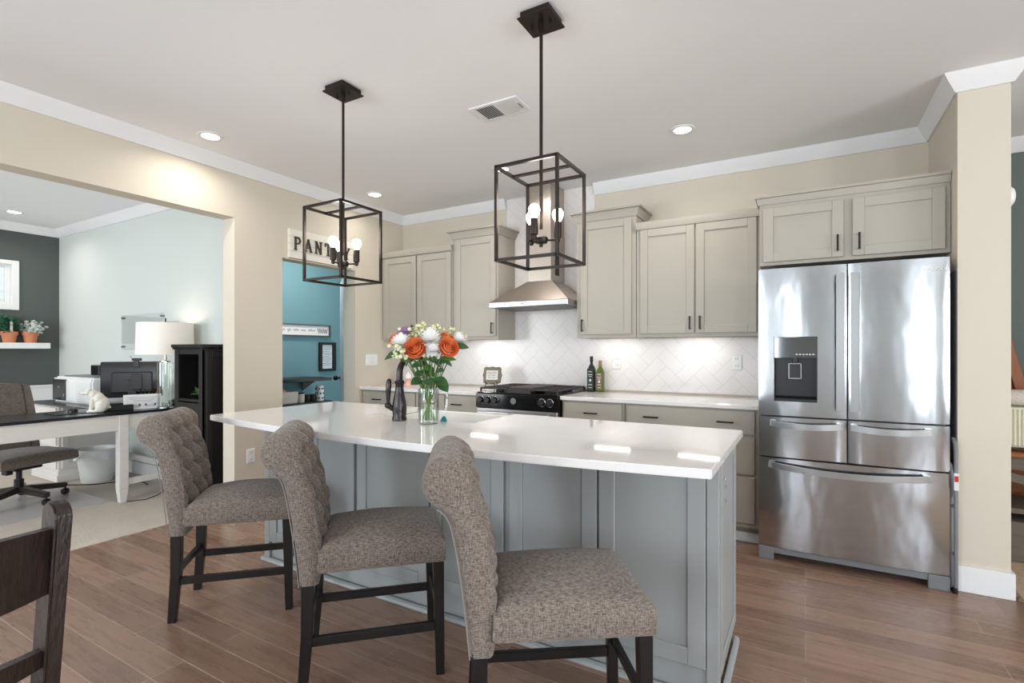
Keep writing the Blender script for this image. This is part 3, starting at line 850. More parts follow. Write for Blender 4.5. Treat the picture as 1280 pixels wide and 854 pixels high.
for k, (a, b_) in enumerate(((gx0 + 0.02, gx0 + 0.265), (gx0 + 0.27, gx1 - 0.27), (gx1 - 0.265, gx1 - 0.02))):
    g = MB(); y0, y1, zz = gyf + 0.05, WB - 0.06, 0.952
    if k == 1:
        g.box(a, b_, y0 + 0.02, y1 - 0.02, zz - 0.008, zz + 0.012, 0.004)
        g.box(a, b_, y0, y0 + 0.012, 0.922, zz); g.box(a, b_, y1 - 0.012, y1, 0.922, zz)
        t.part('griddle', g, M['cast_iron'])
    else:
        for x in (a, b_): g.bar((x, y0, zz), (x, y1, zz), 0.014, bev=0.002)
        for y in (y0, (y0 + y1) / 2, y1): g.bar((a, y, zz), (b_, y, zz), 0.013, bev=0.002)
        for y in (y0 + 0.09, y0 + 0.2, y1 - 0.2, y1 - 0.09): g.bar((a, y, zz + 0.001), (b_, y, zz + 0.001), 0.01, bev=0.001)
        g.bar(((a + b_) / 2, y0, zz), ((a + b_) / 2, y1, zz), 0.012, bev=0.002)
        for x in (a, b_):
            for y in (y0, (y0 + y1) / 2, y1): g.bar((x, y, zz), (x, y, 0.921), 0.014, bev=0.002)
        t.part('grate', g, M['cast_iron'])
        for y in (y0 + 0.13, y1 - 0.13):
            t.part('burner', MB().lathe([(0.0, 0), (0.045, 0), (0.045, 0.01), (0.034, 0.018), (0.0, 0.02)], ((a + b_) / 2, y, 0.92), 20), M['black'])

# ================================================================== refrigerator
rx0, rx1, ry = -0.25, 0.66, 3.468
t = T('refrigerator', 'stainless four-door refrigerator with water dispenser at the right end', 'refrigerator', (0.205, 3.85, 0))
t.part('body', MB().box(rx0 + 0.006, rx1 - 0.006, ry + 0.085, 4.22, 0.03, 1.745, 0.004), M['grey_plastic'])
def rdoor(x0, x1, z0, z1, bow=0.012, hole=None):
    mb = MB(); n = 14
    poly = [(x0 + (x1 - x0) * i / n, ry + bow * (2 * i / n - 1) ** 2 * 0.9) for i in range(n + 1)]
    poly = [(x0 + 0.001, ry + 0.075)] + [(x0, ry + bow + 0.004)] + poly[1:-1] + [(x1, ry + bow + 0.004), (x1 - 0.001, ry + 0.075)]
    if hole is None:
        mb.prism(poly, 'Z', z0, z1, 0.0)
    else:
        hx0_, hx1_, hz0, hz1 = hole
        def seg(xa, xb, za, zb):
            m = 10
            P = [(xa + (xb - xa) * i / m) for i in range(m + 1)]
            def yy(x): return ry + bow * (2 * (x - x0) / (x1 - x0) - 1) ** 2 * 0.9
            pl = [(xa, ry + 0.075)] + [(x, yy(x)) for x in P] + [(xb, ry + 0.075)]
            mb.prism(pl, 'Z', za, zb)
        seg(x0, hx0_, z0, z1); seg(hx1_, x1, z0, z1); seg(hx0_, hx1_, z0, hz0); seg(hx0_, hx1_, hz1, z1)
    return mb
DH = (-0.166, 0.060, 0.965, 1.352)
d1 = t.part('left_door', rdoor(rx0, 0.2035, 0.879, 1.765, hole=DH), M['steel'])
d2 = t.part('right_door', rdoor(0.2105, rx1, 0.879, 1.765), M['steel'])
m1 = t.part('left_drawer', rdoor(rx0, 0.2035, 0.629, 0.869), M['steel'])
m2 = t.part('right_drawer', rdoor(0.2105, rx1, 0.629, 0.869), M['steel'])
m3 = t.part('bottom_drawer', rdoor(rx0, rx1, 0.080, 0.619, 0.016), M['steel'])
RO = (0.205, 3.85, 0)
def vhandle(x, z0, z1):
    mb = MB(); mb.prism([(ry - 0.045, z0), (ry - 0.030, z0), (ry - 0.030, z1), (ry - 0.045, z1)], 'X', x - 0.02, x + 0.02, 0.004)
    mb.box(x - 0.014, x + 0.014, ry - 0.032, ry + 0.012, z0 + 0.01, z0 + 0.05); mb.box(x - 0.014, x + 0.014, ry - 0.032, ry + 0.012, z1 - 0.05, z1 - 0.01)
    return mb
obj('handle', vhandle(0.171, 0.925, 1.71), M['steel_brushed'], d1, off=RO)
obj('handle', vhandle(0.240, 0.925, 1.71), M['steel_brushed'], d2, off=RO)
def hhandle(x0, x1, z, sag):
    mb = MB(); n = 18
    for i in range(n):
        u, v = i / n, (i + 1) / n
        f = lambda q: (x0 + (x1 - x0) * q, ry - 0.022 - 0.022 * (1 - (2 * q - 1) ** 2), z - sag * (1 - (2 * q - 1) ** 2))
        mb.bar(f(u), f(v), 0.012, 0.034)
    mb.box(x0, x0 + 0.03, ry - 0.03, ry + 0.012, z - 0.017, z + 0.017); mb.box(x1 - 0.03, x1, ry - 0.03, ry + 0.012, z - 0.017, z + 0.017)
    return mb
obj('handle', hhandle(-0.185, 0.183, 0.835, 0.012), M['steel_brushed'], m1, off=RO)
obj('handle', hhandle(0.222, 0.583, 0.835, 0.012), M['steel_brushed'], m2, off=RO)
obj('handle', hhandle(-0.193, 0.575, 0.585, 0.024), M['steel_brushed'], m3, off=RO)
# dispenser
hx0_, hx1_, hz0, hz1 = DH
dp = MB(); dp.box(hx0_, hx1_, ry + 0.07, ry + 0.074, hz0, hz1); dp.box(hx0_, hx0_ + 0.004, ry + 0.01, ry + 0.072, hz0, hz1); dp.box(hx1_ - 0.004, hx1_, ry + 0.01, ry + 0.072, hz0, hz1)
dp.prism([(ry + 0.004, hz0), (ry + 0.072, hz0), (ry + 0.072, hz0 + 0.03), (ry + 0.004, hz0 + 0.016)], 'X', hx0_, hx1_)
ds = t.part('dispenser', dp, M['dark_plastic'])
obj('control_face', MB().prism([(ry - 0.002, hz1 - 0.125), (ry + 0.07, hz1 - 0.125), (ry + 0.07, hz1), (ry - 0.002, hz1 - 0.002)], 'X', hx0_ + 0.003, hx1_ - 0.003, 0.003), mat('smoked_mirror_face', rgb(120, 120, 122), 0.06, metal=1.0), ds, off=RO)
pd = MB(); px0, px1 = -0.09, -0.02; pz0, pz1 = 1.10, 1.195
for a in ((px0, px0 + 0.006, pz0, pz1), (px1 - 0.006, px1, pz0, pz1), (px0, px1, pz0, pz0 + 0.006), (px0, px1, pz1 - 0.006, pz1)): pd.box(a[0], a[1], ry + 0.03, ry + 0.045, a[2], a[3], 0.001)
obj('paddle_rim', pd, M['silver'], ds, off=RO)
obj('paddle', MB().box(px0 + 0.005, px1 - 0.005, ry + 0.04, ry + 0.05, pz0 + 0.004, pz1 - 0.004).box(px0 + 0.02, px1 - 0.02, ry + 0.02, ry + 0.06, pz1, hz1 - 0.12, 0.003), M['dark_plastic'], ds, off=RO)
sp = MB()
for k in range(6): sp.box(-0.05 + k * 0.017, -0.04 + k * 0.017, ry - 0.0035, ry - 0.001, hz1 - 0.108, hz1 - 0.102)
obj('control_icons', sp, M['paper'], ds, off=RO)
t.part('base_grille', MB().box(rx0 + 0.08, rx1 - 0.09, ry + 0.012, ry + 0.03, 0.042, 0.076).box(rx0, rx0 + 0.082, ry + 0.006, ry + 0.06, 0.0, 0.076, 0.003).box(rx1 - 0.092, rx1, ry + 0.006, ry + 0.06, 0.0, 0.076, 0.003).box(rx0 + 0.05, rx1 - 0.05, ry + 0.15, ry + 0.2, 0.0, 0.08), M['grey_plastic'])
for a in (rx0 + 0.01, rx1 - 0.1): t.part('hinge_cover', MB().box(a, a + 0.09, ry + 0.06, ry + 0.2, 1.745, 1.775, 0.004), M['grey_plastic'])


def text_mesh(s, size, depth, name):
    cu = D.curves.new(name, 'FONT'); cu.body = s; cu.size = size; cu.extrude = depth; cu.align_x = 'CENTER'; cu.align_y = 'CENTER'
    o = D.objects.new(name, cu); COL.objects.link(o)
    dg = bpy.context.evaluated_depsgraph_get()
    me = D.meshes.new_from_object(o.evaluated_get(dg)); D.objects.remove(o); D.curves.remove(cu)
    mb = MB(); mb.bm.from_mesh(me); D.meshes.remove(me); return mb


lg = text_mesh('Whirlpool', 0.034, 0.0012, 'logo').xform(Matrix.Translation((0.575, ry + 0.0035, 1.706)) @ Matrix.Rotation(PI / 2, 4, 'X'))
obj('logo', lg, M['white_plastic'], d2, off=RO)

# folded step stool standing in the gap beside the refrigerator
t = T('folding_step_stool', 'folded grey tubular step stool in the gap right of the refrigerator', 'step stool', (0.68, 3.55, 0))
for dx, z1, y in ((0.006, 0.80, 3.47), (0.0, 0.78, 3.74)):
    x = 0.679 + dx - 0.003
    t.part('frame_tube', MB().tube([(x, y, 0.02), (x, y, z1 - 0.05), (x, y + 0.02 * (1 if y < 3.6 else -1), z1 - 0.012), (x, y + 0.06 * (1 if y < 3.6 else -1), z1)], 0.0095, 10), M['grey_plastic'])
t.part('frame_tube', MB().tube([(0.672, 3.50, 0.02), (0.672, 3.52, 0.62), (0.672, 3.55, 0.66), (0.672, 3.66, 0.66), (0.672, 3.69, 0.62), (0.672, 3.71, 0.02)], 0.0095, 10), M['grey_plastic'])
for z in (0.2, 0.45): t.part('cross_tube', MB().cyl((0.68, 3.47, z), (0.68, 3.74, z), 0.008, 10), M['grey_plastic'])
for y in (3.47, 3.50, 3.71, 3.74): t.part('rubber_foot', MB().cyl((0.679, y, 0.0), (0.679, y, 0.03), 0.0115, 12), M['black'])
t.part('warning_label', MB().box(0.6905, 0.6925, 3.48, 3.50, 0.5, 0.6).box(0.672, 0.692, 3.4585, 3.4600, 0.54, 0.63), M['paper'])
t.part('warning_mark', MB().box(0.674, 0.690, 3.4575, 3.4586, 0.585, 0.615), M['red_label'])

# ================================================================== pendants
def pendant(label, x, y):
    tt = T('pendant_light', label, 'pendant light', (x, y, CH), group='cage pendants over the island', local=True)
    tt.part('canopy', MB().box(-0.068, 0.068, -0.068, 0.068, -0.028, 0, 0.001).box(-0.078, 0.078, -0.078, 0.078, -0.034, -0.028, 0.001), M['bronze'])
    for s in (-1, 1): tt.part('canopy_screw', MB().cyl((s * 0.045, 0, -0.034), (s * 0.045, 0, -0.05), 0.005, 10), M['bronze'])
    tt.part('rod', MB().cyl((0, 0, -0.034), (0, 0, -0.075), 0.011, 14).cyl((0, 0, -0.07), (0, 0, -0.93), 0.0075, 12), M['bronze'])
    h = 0.1425; zt, zb = 2.052 - CH, 1.655 - CH; wd = 0.0125
    fr = MB()
    for zz in (zt, zb):
        for s in (-1, 1):
            fr.bar((-h, s * h, zz), (h, s * h, zz), wd); fr.bar((s * h, -h, zz), (s * h, h, zz), wd)
    for sx in (-1, 1):
        for sy in (-1, 1): fr.bar((sx * h, sy * h, zb - wd / 2), (sx * h, sy * h, zt + wd / 2), wd)
    fr.bar((-h, 0, zt), (h, 0, zt), 0.02, 0.008)
    tt.part('cage', fr, M['bronze'])
    hz = 1.752 - CH
    tt.part('hub', MB().lathe([(0, -0.03), (0.008, -0.03), (0.008, -0.016), (0.026, -0.014), (0.03, -0.005), (0.03, 0.008), (0.022, 0.016), (0.008, 0.018), (0, 0.018)], (0, 0, hz)), M['bronze'])
    for k in range(3):
        a = math.radians(33 + 120 * k); ax, ay = 0.073 * math.cos(a), 0.073 * math.sin(a)
        arm = tt.part('arm', MB().cyl((0, 0, hz), (ax, ay, hz), 0.0045, 10).lathe([(0, -0.012), (0.008, -0.01), (0.011, 0.0), (0.008, 0.012), (0, 0.012)], (ax, ay, hz), 14).lathe([(0.0, 0.008), (0.015, 0.01), (0.0165, 0.018), (0.0165, 0.078), (0.0, 0.078)], (ax, ay, hz), 18), M['bronze'])
        bl = tt.part('bulb', MB().lathe([(0.0, 0.076), (0.012, 0.076), (0.0125, 0.084), (0.018, 0.092), (0.0225, 0.102), (0.0245, 0.113), (0.0225, 0.125), (0.0165, 0.134), (0.008, 0.139), (0.0, 0.140)], (ax, ay, hz), 20), M['bulb'])
    return tt


pendant('nearer black cage pendant in front of the range hood', -1.0, 1.995)
pendant('left black cage pendant in front of the pantry sign', -2.23, 1.995)
for px in (-1.0, -2.23):
    l = D.lights.new('bulb_glow', 'POINT'); l.energy = 2.6; l.color = WARM; l.shadow_soft_size = 0.06
    o = D.objects.new('bulb_glow', l); COL.objects.link(o); o.location = (px, 1.995, 1.95)


# ================================================================== downlights, vent
def downlight(x, y, label, power=4.5):
    tt = T('recessed_light', label, 'ceiling light', (x, y, CH), local=True, group='recessed ceiling lights')
    tt.part('trim_ring', MB().lathe([(0.052, -0.001), (0.056, -0.006), (0.076, -0.005), (0.08, 0.0)], (0, 0, 0), 32, caps=False), M['white_plastic'])
    tt.part('lens', MB().lathe([(0.0, -0.004), (0.054, -0.004), (0.054, -0.001), (0.0, -0.001)], (0, 0, 0), 32), M['can'])
    o = area('downlight', (x, y, CH - 0.008), (0, 0, 0), 0.11, 0.11, power, WARM, spread=math.radians(150), shape='DISK')
    return tt


downlight(-3.51, 1.99, 'lit recessed ceiling light near the left wall above the office opening')
downlight(-3.49, 3.50, 'lit recessed ceiling light between the left pendant and the corner', 2.4)
downlight(-0.705, 3.485, 'lit recessed ceiling light right of the ceiling vent')
downlight(-2.116, 3.513, 'lit recessed ceiling light behind the corner of the nearer pendant')
downlight(-7.22, 2.05, 'lit recessed ceiling light in the office')
t = T('ceiling_vent', 'white ceiling air vent between the pendants', 'air vent', (-1.6, 2.64, CH), local=True)
vf = MB()
for a in ((-0.13, 0.13, -0.10, -0.076), (-0.13, 0.13, 0.076, 0.10), (-0.165, -0.13, -0.10, 0.10), (0.13, 0.165, -0.10, 0.10), (-0.008, 0.008, -0.076, 0.076)): vf.box(a[0], a[1], a[2], a[3], -0.008, 0, 0.002)
t.part('frame', vf, M['white'])
t.part('duct', MB().box(-0.135, 0.135, -0.08, 0.08, -0.002, -0.0005), M['slot'])
for s, tl in ((-1, 1), (1, -1)):
    sl = MB()
    for k in range(8):
        x = s * 0.07 - 0.055 + k * 0.0155
        sl.bar((x, -0.078, -0.006), (x, 0.078, -0.006), 0.013, 0.0012, up=(tl * 0.75, 0, 1))
    t.part('louvre', sl, M['white'])
t.part('damper_lever', MB().box(0.138, 0.142, -0.03, 0.03, -0.014, -0.008), M['grey_plastic'])

# ================================================================== counter stools
def resample(P, n):
    P = [Vector(p) for p in P]; L = [0]
    for i in range(1, len(P)): L.append(L[-1] + (P[i] - P[i - 1]).length)
    out = []
    for k in range(n):
        d = L[-1] * k / (n - 1); i = 0
        while i < len(L) - 2 and L[i + 1] < d: i += 1
        f = (d - L[i]) / max(1e-9, L[i + 1] - L[i]); out.append(P[i].lerp(P[i + 1], f))
    return out


def smooth_closed(P, it=2):
    for _ in range(it):
        Q = []
        for i in range(len(P) - 1):
            Q.append(P[i].lerp(P[i + 1], 0.25)); Q.append(P[i].lerp(P[i + 1], 0.75))
        P = [P[0]] + Q + [P[-1]]
    return P


def stool_back(hw=0.197):
    back = [(-.02, .405), (-.032, .52), (-.05, .66), (-.066, .75), (-.080, .80)]
    roll = []
    c = Vector((-.083, .897)); R = 0.073
    for k in range(13):
        a = math.radians(255 - k * 22)
        roll.append((c.x + R * math.cos(a) * 1.02, c.y + R * math.sin(a) * 1.05))
    front = [(-.004, .86), (.014, .81), (.036, .73), (.050, .66), (.057, .58), (.057, .50), (.052, .44), (.046, .405)]
    prof = smooth_closed([Vector(p) for p in back + roll + front], 1)
    prof = resample(prof, 84)
    # arc length measured back from the front bottom, to place the tufting
    n = len(prof); arc = [0.0] * n
    for i in range(n - 2, -1, -1): arc[i] = arc[i + 1] + (prof[i + 1] - prof[i]).length
    cen = Vector((sum(p.x for p in prof) / n, sum(p.y for p in prof) / n))
    NU = 46
    mb = MB(); b = mb.bm; V = []
    for iu in range(NU):
        u = -1 + 2 * iu / (NU - 1); x = u * hw
        edge = max(0.0, (abs(u) - 0.88) / 0.12)
        row = []
        for j, p in enumerate(prof):
            t0 = prof[max(0, j - 1)]; t1 = prof[min(n - 1, j + 1)]; tg_ = (t1 - t0).normalized(); nn = Vector((-tg_.y, tg_.x))
            # outward normal: for this traversal (up the back, down the front) outward is to the left
            s = arc[j]; d = 0.0
            if 0.07 < s < 0.60 and abs(u) < 0.97:
                A = x / 0.135 + (s - 0.07) / 0.185; B_ = x / 0.135 - (s - 0.07) / 0.185
                puff = (abs(math.sin(PI * (A + 0.5) / 1.0 / 1.0)) ** 0.55) * (abs(math.sin(PI * (B_ + 0.5))) ** 0.55)
                fade = min(1, (s - 0.07) / 0.05) * min(1, (0.60 - s) / 0.06) * min(1, (0.97 - abs(u)) / 0.10)
                d = (0.010 - 0.054 * (1 - puff)) * max(0, fade)
            d -= 0.012 * edge ** 2
            q = p + nn * d
            row.append(b.verts.new((x, q.x - 0.25, q.y)))
        V.append(row)
    for i in range(NU - 1):
        for j in range(n - 1): b.faces.new((V[i][j], V[i + 1][j], V[i + 1][j + 1], V[i][j + 1]))
        b.faces.new((V[i][0], V[i][n - 1], V[i + 1][n - 1], V[i + 1][0]))
    for row, sgn in ((V[0], -1), (V[-1], 1)):
        # side caps, with pleats around the scroll end
        cc = b.verts.new((sgn * (hw + 0.004), -0.083 - 0.25, 0.897))
        bot = [k for k in range(n) if row[k].co.z < 0.80]
        lo = [k for k in bot if k < n // 2]; hi = [k for k in bot if k >= n // 2]
        ra = row[lo[-1]:hi[0] + 1]
        for i in range(len(ra) - 1): b.faces.new((cc, ra[i], ra[i + 1]))
        b.faces.new((cc, ra[-1], ra[0]))
        L_, R_ = row[:lo[-1] + 1], row[hi[0]:][::-1]
        m = min(len(L_), len(R_))
        # bridge the two outlines with quads
        Ls = [L_[int(round(i * (len(L_) - 1) / (m - 1)))] for i in range(m)]; Rs = [R_[int(round(i * (len(R_) - 1) / (m - 1)))] for i in range(m)]
        poly = L_ + R_[::-1]
        try: b.faces.new(poly)
        except ValueError: pass
    bmesh.ops.recalc_face_normals(b, faces=b.faces[:])
    return mb, prof


def cushion(x0, x1, y0, y1, z0, z1, crown_h, r=0.022, n=22):
    """upholstered seat: rounded slab with a crowned top"""
    mb = MB()
    b = bmesh.new(); bmesh.ops.create_grid(b, x_segments=n, y_segments=n, size=0.5)
    top = {}
    for v in b.verts:
        u, w_ = v.co.x * 2, v.co.y * 2
        ed = max(abs(u), abs(w_))
        zz = z1 + crown_h * (1 - u * u) ** 0.8 * (1 - w_ * w_ * 0.92) ** 0.8 if ed < 1 else z1
        k = max(0.0, (ed - 0.9) / 0.1)
        zz -= r * 0.55 * k * k
        v.co = Vector(((x0 + x1) / 2 + u * (x1 - x0) / 2, (y0 + y1) / 2 + w_ * (y1 - y0) / 2, zz))
    bd = [e for e in b.edges if e.is_boundary]
    ex = bmesh.ops.extrude_edge_only(b, edges=bd)
    nv = [g for g in ex['geom'] if isinstance(g, bmesh.types.BMVert)]
    for v in nv:
        v.co.z = z0 + 0.012
        cx, cy = (x0 + x1) / 2, (y0 + y1) / 2
        v.co.x = cx + (v.co.x - cx) * 1.012; v.co.y = cy + (v.co.y - cy) * 1.012
    ne = [g for g in ex['geom'] if isinstance(g, bmesh.types.BMEdge)]
    ex2 = bmesh.ops.extrude_edge_only(b, edges=ne)
    for g in ex2['geom']:
        if isinstance(g, bmesh.types.BMVert):
            cx, cy = (x0 + x1) / 2, (y0 + y1) / 2
            g.co.z = z0; g.co.x = cx + (g.co.x - cx) * 0.97; g.co.y = cy + (g.co.y - cy) * 0.97
    bmesh.ops.holes_fill(b, edges=[e for e in b.edges if e.is_boundary], sides=0)
    bmesh.ops.recalc_face_normals(b, faces=b.faces[:])
    return mb._merge(b)


def make_stool(label, loc, rz):
    tt = T('counter_stool', label, 'counter stool', loc, rz, 'tufted counter stools at the island', local=True)
    bk, prof = stool_back()
    br = tt.part('backrest', bk, M['tweed'], ang=60)
    for s in (-1, 1):
        pp = [(s * 0.198, p.x - 0.25 - 0.001, p.y) for p in prof[:30]]
        obj('piping', MB().tube(pp, 0.0022, 6), M['piping'], br)
    tt.part('seat', cushion(-0.207, 0.207, -0.205, 0.262, 0.45, 0.545, 0.05), M['tweed'], ang=60)
    for s in (-1, 1):
        tt.part('leg', MB().bar((s * 0.172, 0.237, 0.455), (s * 0.172, 0.245, 0.0), 0.042, 0.042, 0.032, 0.032, up=(0, 1, 0), bev=0.002), M['ebony'])
        tt.part('leg', MB().bar((s * 0.172, -0.242, 0.46), (s * 0.172, -0.245, 0.22), 0.042, 0.045, 0.04, 0.042, up=(0, 1, 0), bev=0.002).bar((s * 0.172, -0.245, 0.225), (s * 0.172, -0.262, 0.0), 0.04, 0.042, 0.032, 0.034, up=(0, 1, 0), bev=0.002), M['ebony'])
        tt.part('stretcher', MB().bar((s * 0.172, -0.245, 0.19), (s * 0.172, 0.243, 0.19), 0.02, 0.034, bev=0.002), M['ebony'])
    tt.part('stretcher', MB().bar((-0.172, 0.243, 0.24), (0.172, 0.243, 0.24), 0.02, 0.032, bev=0.002), M['ebony'])
    tt.part('stretcher', MB().bar((-0.172, -0.248, 0.23), (0.172, -0.248, 0.23), 0.02, 0.032, bev=0.002), M['ebony'])
    return tt


s0 = make_stool('grey-brown tufted counter stool nearest the camera at the right end of the island', (-0.704, 1.495, 0), math.radians(-55))
dup(s0.e, (-1.545, 1.556, 0), math.radians(-45.5), 'middle grey-brown tufted counter stool of the three at the island')
dup(s0.e, (-2.50, 1.585, 0), math.radians(-45.5), 'grey-brown tufted counter stool at the left end, beside the office opening')
# ================================================================== things on the island
random.seed(5)
VX, VY, VZ = -1.585, 1.945, 0.915
t = T('glass_pitcher', 'clear glass pitcher with a side handle holding the bouquet on the island', 'pitcher', (VX, VY, VZ))
t.part('glass_body', MB().lathe([(0.0, 0.0), (0.046, 0.0), (0.05, 0.004), (0.051, 0.09), (0.05, 0.172), (0.0465, 0.172), (0.0475, 0.09), (0.046, 0.012), (0.0, 0.01)], (VX, VY, VZ), 36), M['glass'])
hd = Vector((0.87, 0.5, 0)).normalized()
hp = [Vector((VX, VY, VZ)) + hd * a + Vector((0, 0, z)) for a, z in ((0.048, 0.155), (0.07, 0.165), (0.088, 0.155), (0.092, 0.13), (0.088, 0.09), (0.08, 0.062), (0.074, 0.05))]
t.part('handle', MB().tube(hp, 0.006, 10), M['glass'])
t.part('water', MB().lathe([(0.0, 0.012), (0.0455, 0.012), (0.047, 0.09), (0.047, 0.10), (0.0, 0.10)], (VX, VY, VZ), 30), M['water'])

# flower coordinates: (sideways along the view, towards the camera, height)
su = Vector((0.80, 0.60, 0)).normalized(); sv = Vector((0.60, -0.80, 0)).normalized()
def fpos(a, b_, z): return Vector((VX, VY, 0)) + su * a + sv * b_ + Vector((0, 0, z))


def leaf_mesh(mb, p, d, ln, wd, bend=0.25, up=Vector((0, 0, 1))):
    d = Vector(d).normalized(); sd = d.cross(up)
    if sd.length < 1e-3: sd = Vector((1, 0, 0))
    sd.normalize(); nn = sd.cross(d).normalized()
    b = mb.bm; rows = []
    for i in range(7):
        u = i / 6; w_ = wd * math.sin(PI * min(1, u * 0.96 + 0.04)) ** 0.8 * (1 - 0.25 * u)
        c = p + d * ln * u - nn * bend * ln * u * u
        rows.append([b.verts.new(c - sd * w_ + nn * w_ * 0.25), b.verts.new(c), b.verts.new(c + sd * w_ + nn * w_ * 0.25)])
    for i in range(6):
        for k in range(2): b.faces.new((rows[i][k], rows[i][k + 1], rows[i + 1][k + 1], rows[i + 1][k]))
    return mb


def orient(d):
    return Vector((0, 0, 1)).rotation_difference(Vector(d).normalized()).to_matrix()


def rose_bloom(c, d, R):
    R = R * 1.08
    mb = MB(); b = mb.bm; Rm = orient(d)
    for ring, (n, rb, rt, zt, span_k) in enumerate(((2, 0.04, 0.09, 0.60, 1.1), (3, 0.12, 0.20, 0.64, 0.85), (3, 0.24, 0.36, 0.60, 0.85), (4, 0.36, 0.54, 0.52, 0.75), (5, 0.44, 0.76, 0.36, 0.68), (6, 0.46, 0.98, 0.10, 0.62))):
        for k in range(n):
            a0 = 2 * PI * k / n + ring * 0.9; span = 2 * PI / n * span_k
            rows = []
            for i in range(7):
                u = i / 6; row = []
                for j in range(7):
                    w_ = -1 + 2 * j / 6; a = a0 + w_ * span
                    r = R * (rb + (rt - rb) * u ** 0.8 + 0.16 * math.sin(PI * u) * rt + 0.07 * rt * u ** 4 + 0.03 * w_)
                    z = R * (-0.62 + (zt + 0.62) * u ** 0.85 * (1 - 0.12 * w_ * w_ * u))
                    row.append(b.verts.new(c + Rm @ Vector((r * math.cos(a), r * math.sin(a), z))))
                rows.append(row)
            for i in range(6):
                for j in range(6): b.faces.new((rows[i][j], rows[i][j + 1], rows[i + 1][j + 1], rows[i + 1][j]))
    mb.ball(c - Rm @ Vector((0, 0, R * 0.5)), R * 0.36, sub=1)
    return mb


def mum_bloom(c, d, R, n=5):
    mb = MB(); Rm = orient(d)
    for ring in range(n):
        el = math.radians(8 + 76 * ring / (n - 1)); m = 20 - 3 * ring
        for k in range(m):
            a = 2 * PI * k / m + ring * 0.4
            dd = Rm @ Vector((math.cos(a) * math.cos(el), math.sin(a) * math.cos(el), math.sin(el)))
            leaf_mesh(mb, c + dd * R * 0.08, dd, R * (1.0 - 0.05 * ring), R * 0.24, -0.35)
    return mb


def stem_pts(c):
    base = Vector((VX, VY, VZ + 0.016)); off = (c - base); h = Vector((off.x, off.y, 0))
    neck = Vector((VX, VY, VZ + 0.175)) + h * 0.26
    lim = 0.036
    if Vector((neck.x - VX, neck.y - VY, 0)).length > lim:
        hh = Vector((neck.x - VX, neck.y - VY, 0)).normalized() * lim; neck.x, neck.y = VX + hh.x, VY + hh.y
    foot = base - h * 0.22
    hh = Vector((foot.x - VX, foot.y - VY, 0))
    if hh.length > 0.036: hh = hh.normalized() * 0.036; foot.x, foot.y = VX + hh.x, VY + hh.y
    return [foot, neck, neck.lerp(c, 0.55) + Vector((0, 0, 0.012)), c]


def flower(name, label, cat, c, d, bloom_fn, bm_mat, R, group=None, leaves=(), sr=0.0032):
    pt = stem_pts(c); loc = tuple(pt[0])
    tt = T(name, label, cat, loc, group=group)
    tt.part('bloom', bloom_fn(c, d, R), bm_mat, ang=60)
    st = tt.part('stem', MB().tube(pt, sr, 8), M['stem'])
    for (p, dd, ln, wd) in leaves:
        obj('leaf', leaf_mesh(MB(), p, dd, ln, wd, 0.25, (sv + Vector((0, 0, 0.8))).normalized()), M['leaf_dark'], st, off=loc, ang=60)
    return tt


def toward(c, k=0.55):
    o = (c - Vector((VX, VY, 1.16))); return (o.normalized() + sv * k).normalized()


P_ = {}
def FL(name, label, cat, a, b_, z, fn, mm, R, k=0.6, **kw):
    c = fpos(a, b_, z); return flower(name, label, cat, c, toward(c, k), fn, mm, R, **kw)

lf = lambda a, b_, z, da, db, dz, ln, wd: (fpos(a, b_, z), su * da + sv * db + Vector((0, 0, dz)), ln, wd)
FL('rose', 'orange rose low in the middle of the bouquet', 'rose', -0.060, 0.085, 1.282, rose_bloom, M['rose'], 0.048, k=1.4, leaves=[lf(-0.03, 0.05, 1.13, -0.6, 0.7, -0.1, 0.065, 0.03)])
FL('rose', 'orange rose lower right of the bouquet', 'rose', 0.097, 0.07, 1.285, rose_bloom, M['rose'], 0.045, k=1.2, leaves=[lf(0.03, 0.05, 1.13, 0.8, 0.5, -0.15, 0.075, 0.032), lf(0.125, 0.03, 1.29, 1, 0.2, 0.05, 0.07, 0.024)])
FL('rose', 'coral-orange rose upper right behind the front rose', 'rose', 0.085, -0.005, 1.325, rose_bloom, M['coral'], 0.042, leaves=[lf(0.05, 0.04, 1.12, 0.6, 0.6, -0.5, 0.07, 0.032)])
FL('rose', 'coral-orange rose at the far left edge of the bouquet', 'rose', -0.155, -0.02, 1.325, rose_bloom, M['coral'], 0.040, leaves=[lf(-0.115, 0.04, 1.275, -0.9, 0.3, -0.35, 0.10, 0.022), lf(-0.09, 0.04, 1.26, -0.25, 0.2, -1, 0.07, 0.012)])
FL('chrysanthemum', 'white chrysanthemum in the centre of the bouquet', 'flower', 0.012, 0.06, 1.318, mum_bloom, M['petal_white'], 0.060, k=0.9, leaves=[lf(0.0, 0.06, 1.13, 0.1, 0.8, -0.1, 0.065, 0.034)])
FL('chrysanthemum', 'white chrysanthemum left of the middle rose', 'flower', -0.128, 0.05, 1.30, mum_bloom, M['petal_white'], 0.052, k=0.9)
FL('chrysanthemum', 'white chrysanthemum at the right edge of the bouquet', 'flower', 0.148, -0.01, 1.315, mum_bloom, M['petal_white'], 0.045)
FL('chrysanthemum', 'small white chrysanthemum hanging below the central one', 'flower', 0.025, 0.085, 1.268, mum_bloom, M['petal_white'], 0.038, k=1.2, leaves=[lf(0.06, 0.06, 1.24, 0.8, 0.3, -0.55, 0.07, 0.016)])
FL('aster', 'purple aster at the upper left of the bouquet', 'flower', -0.112, -0.01, 1.345, mum_bloom, M['petal_purple'], 0.042)


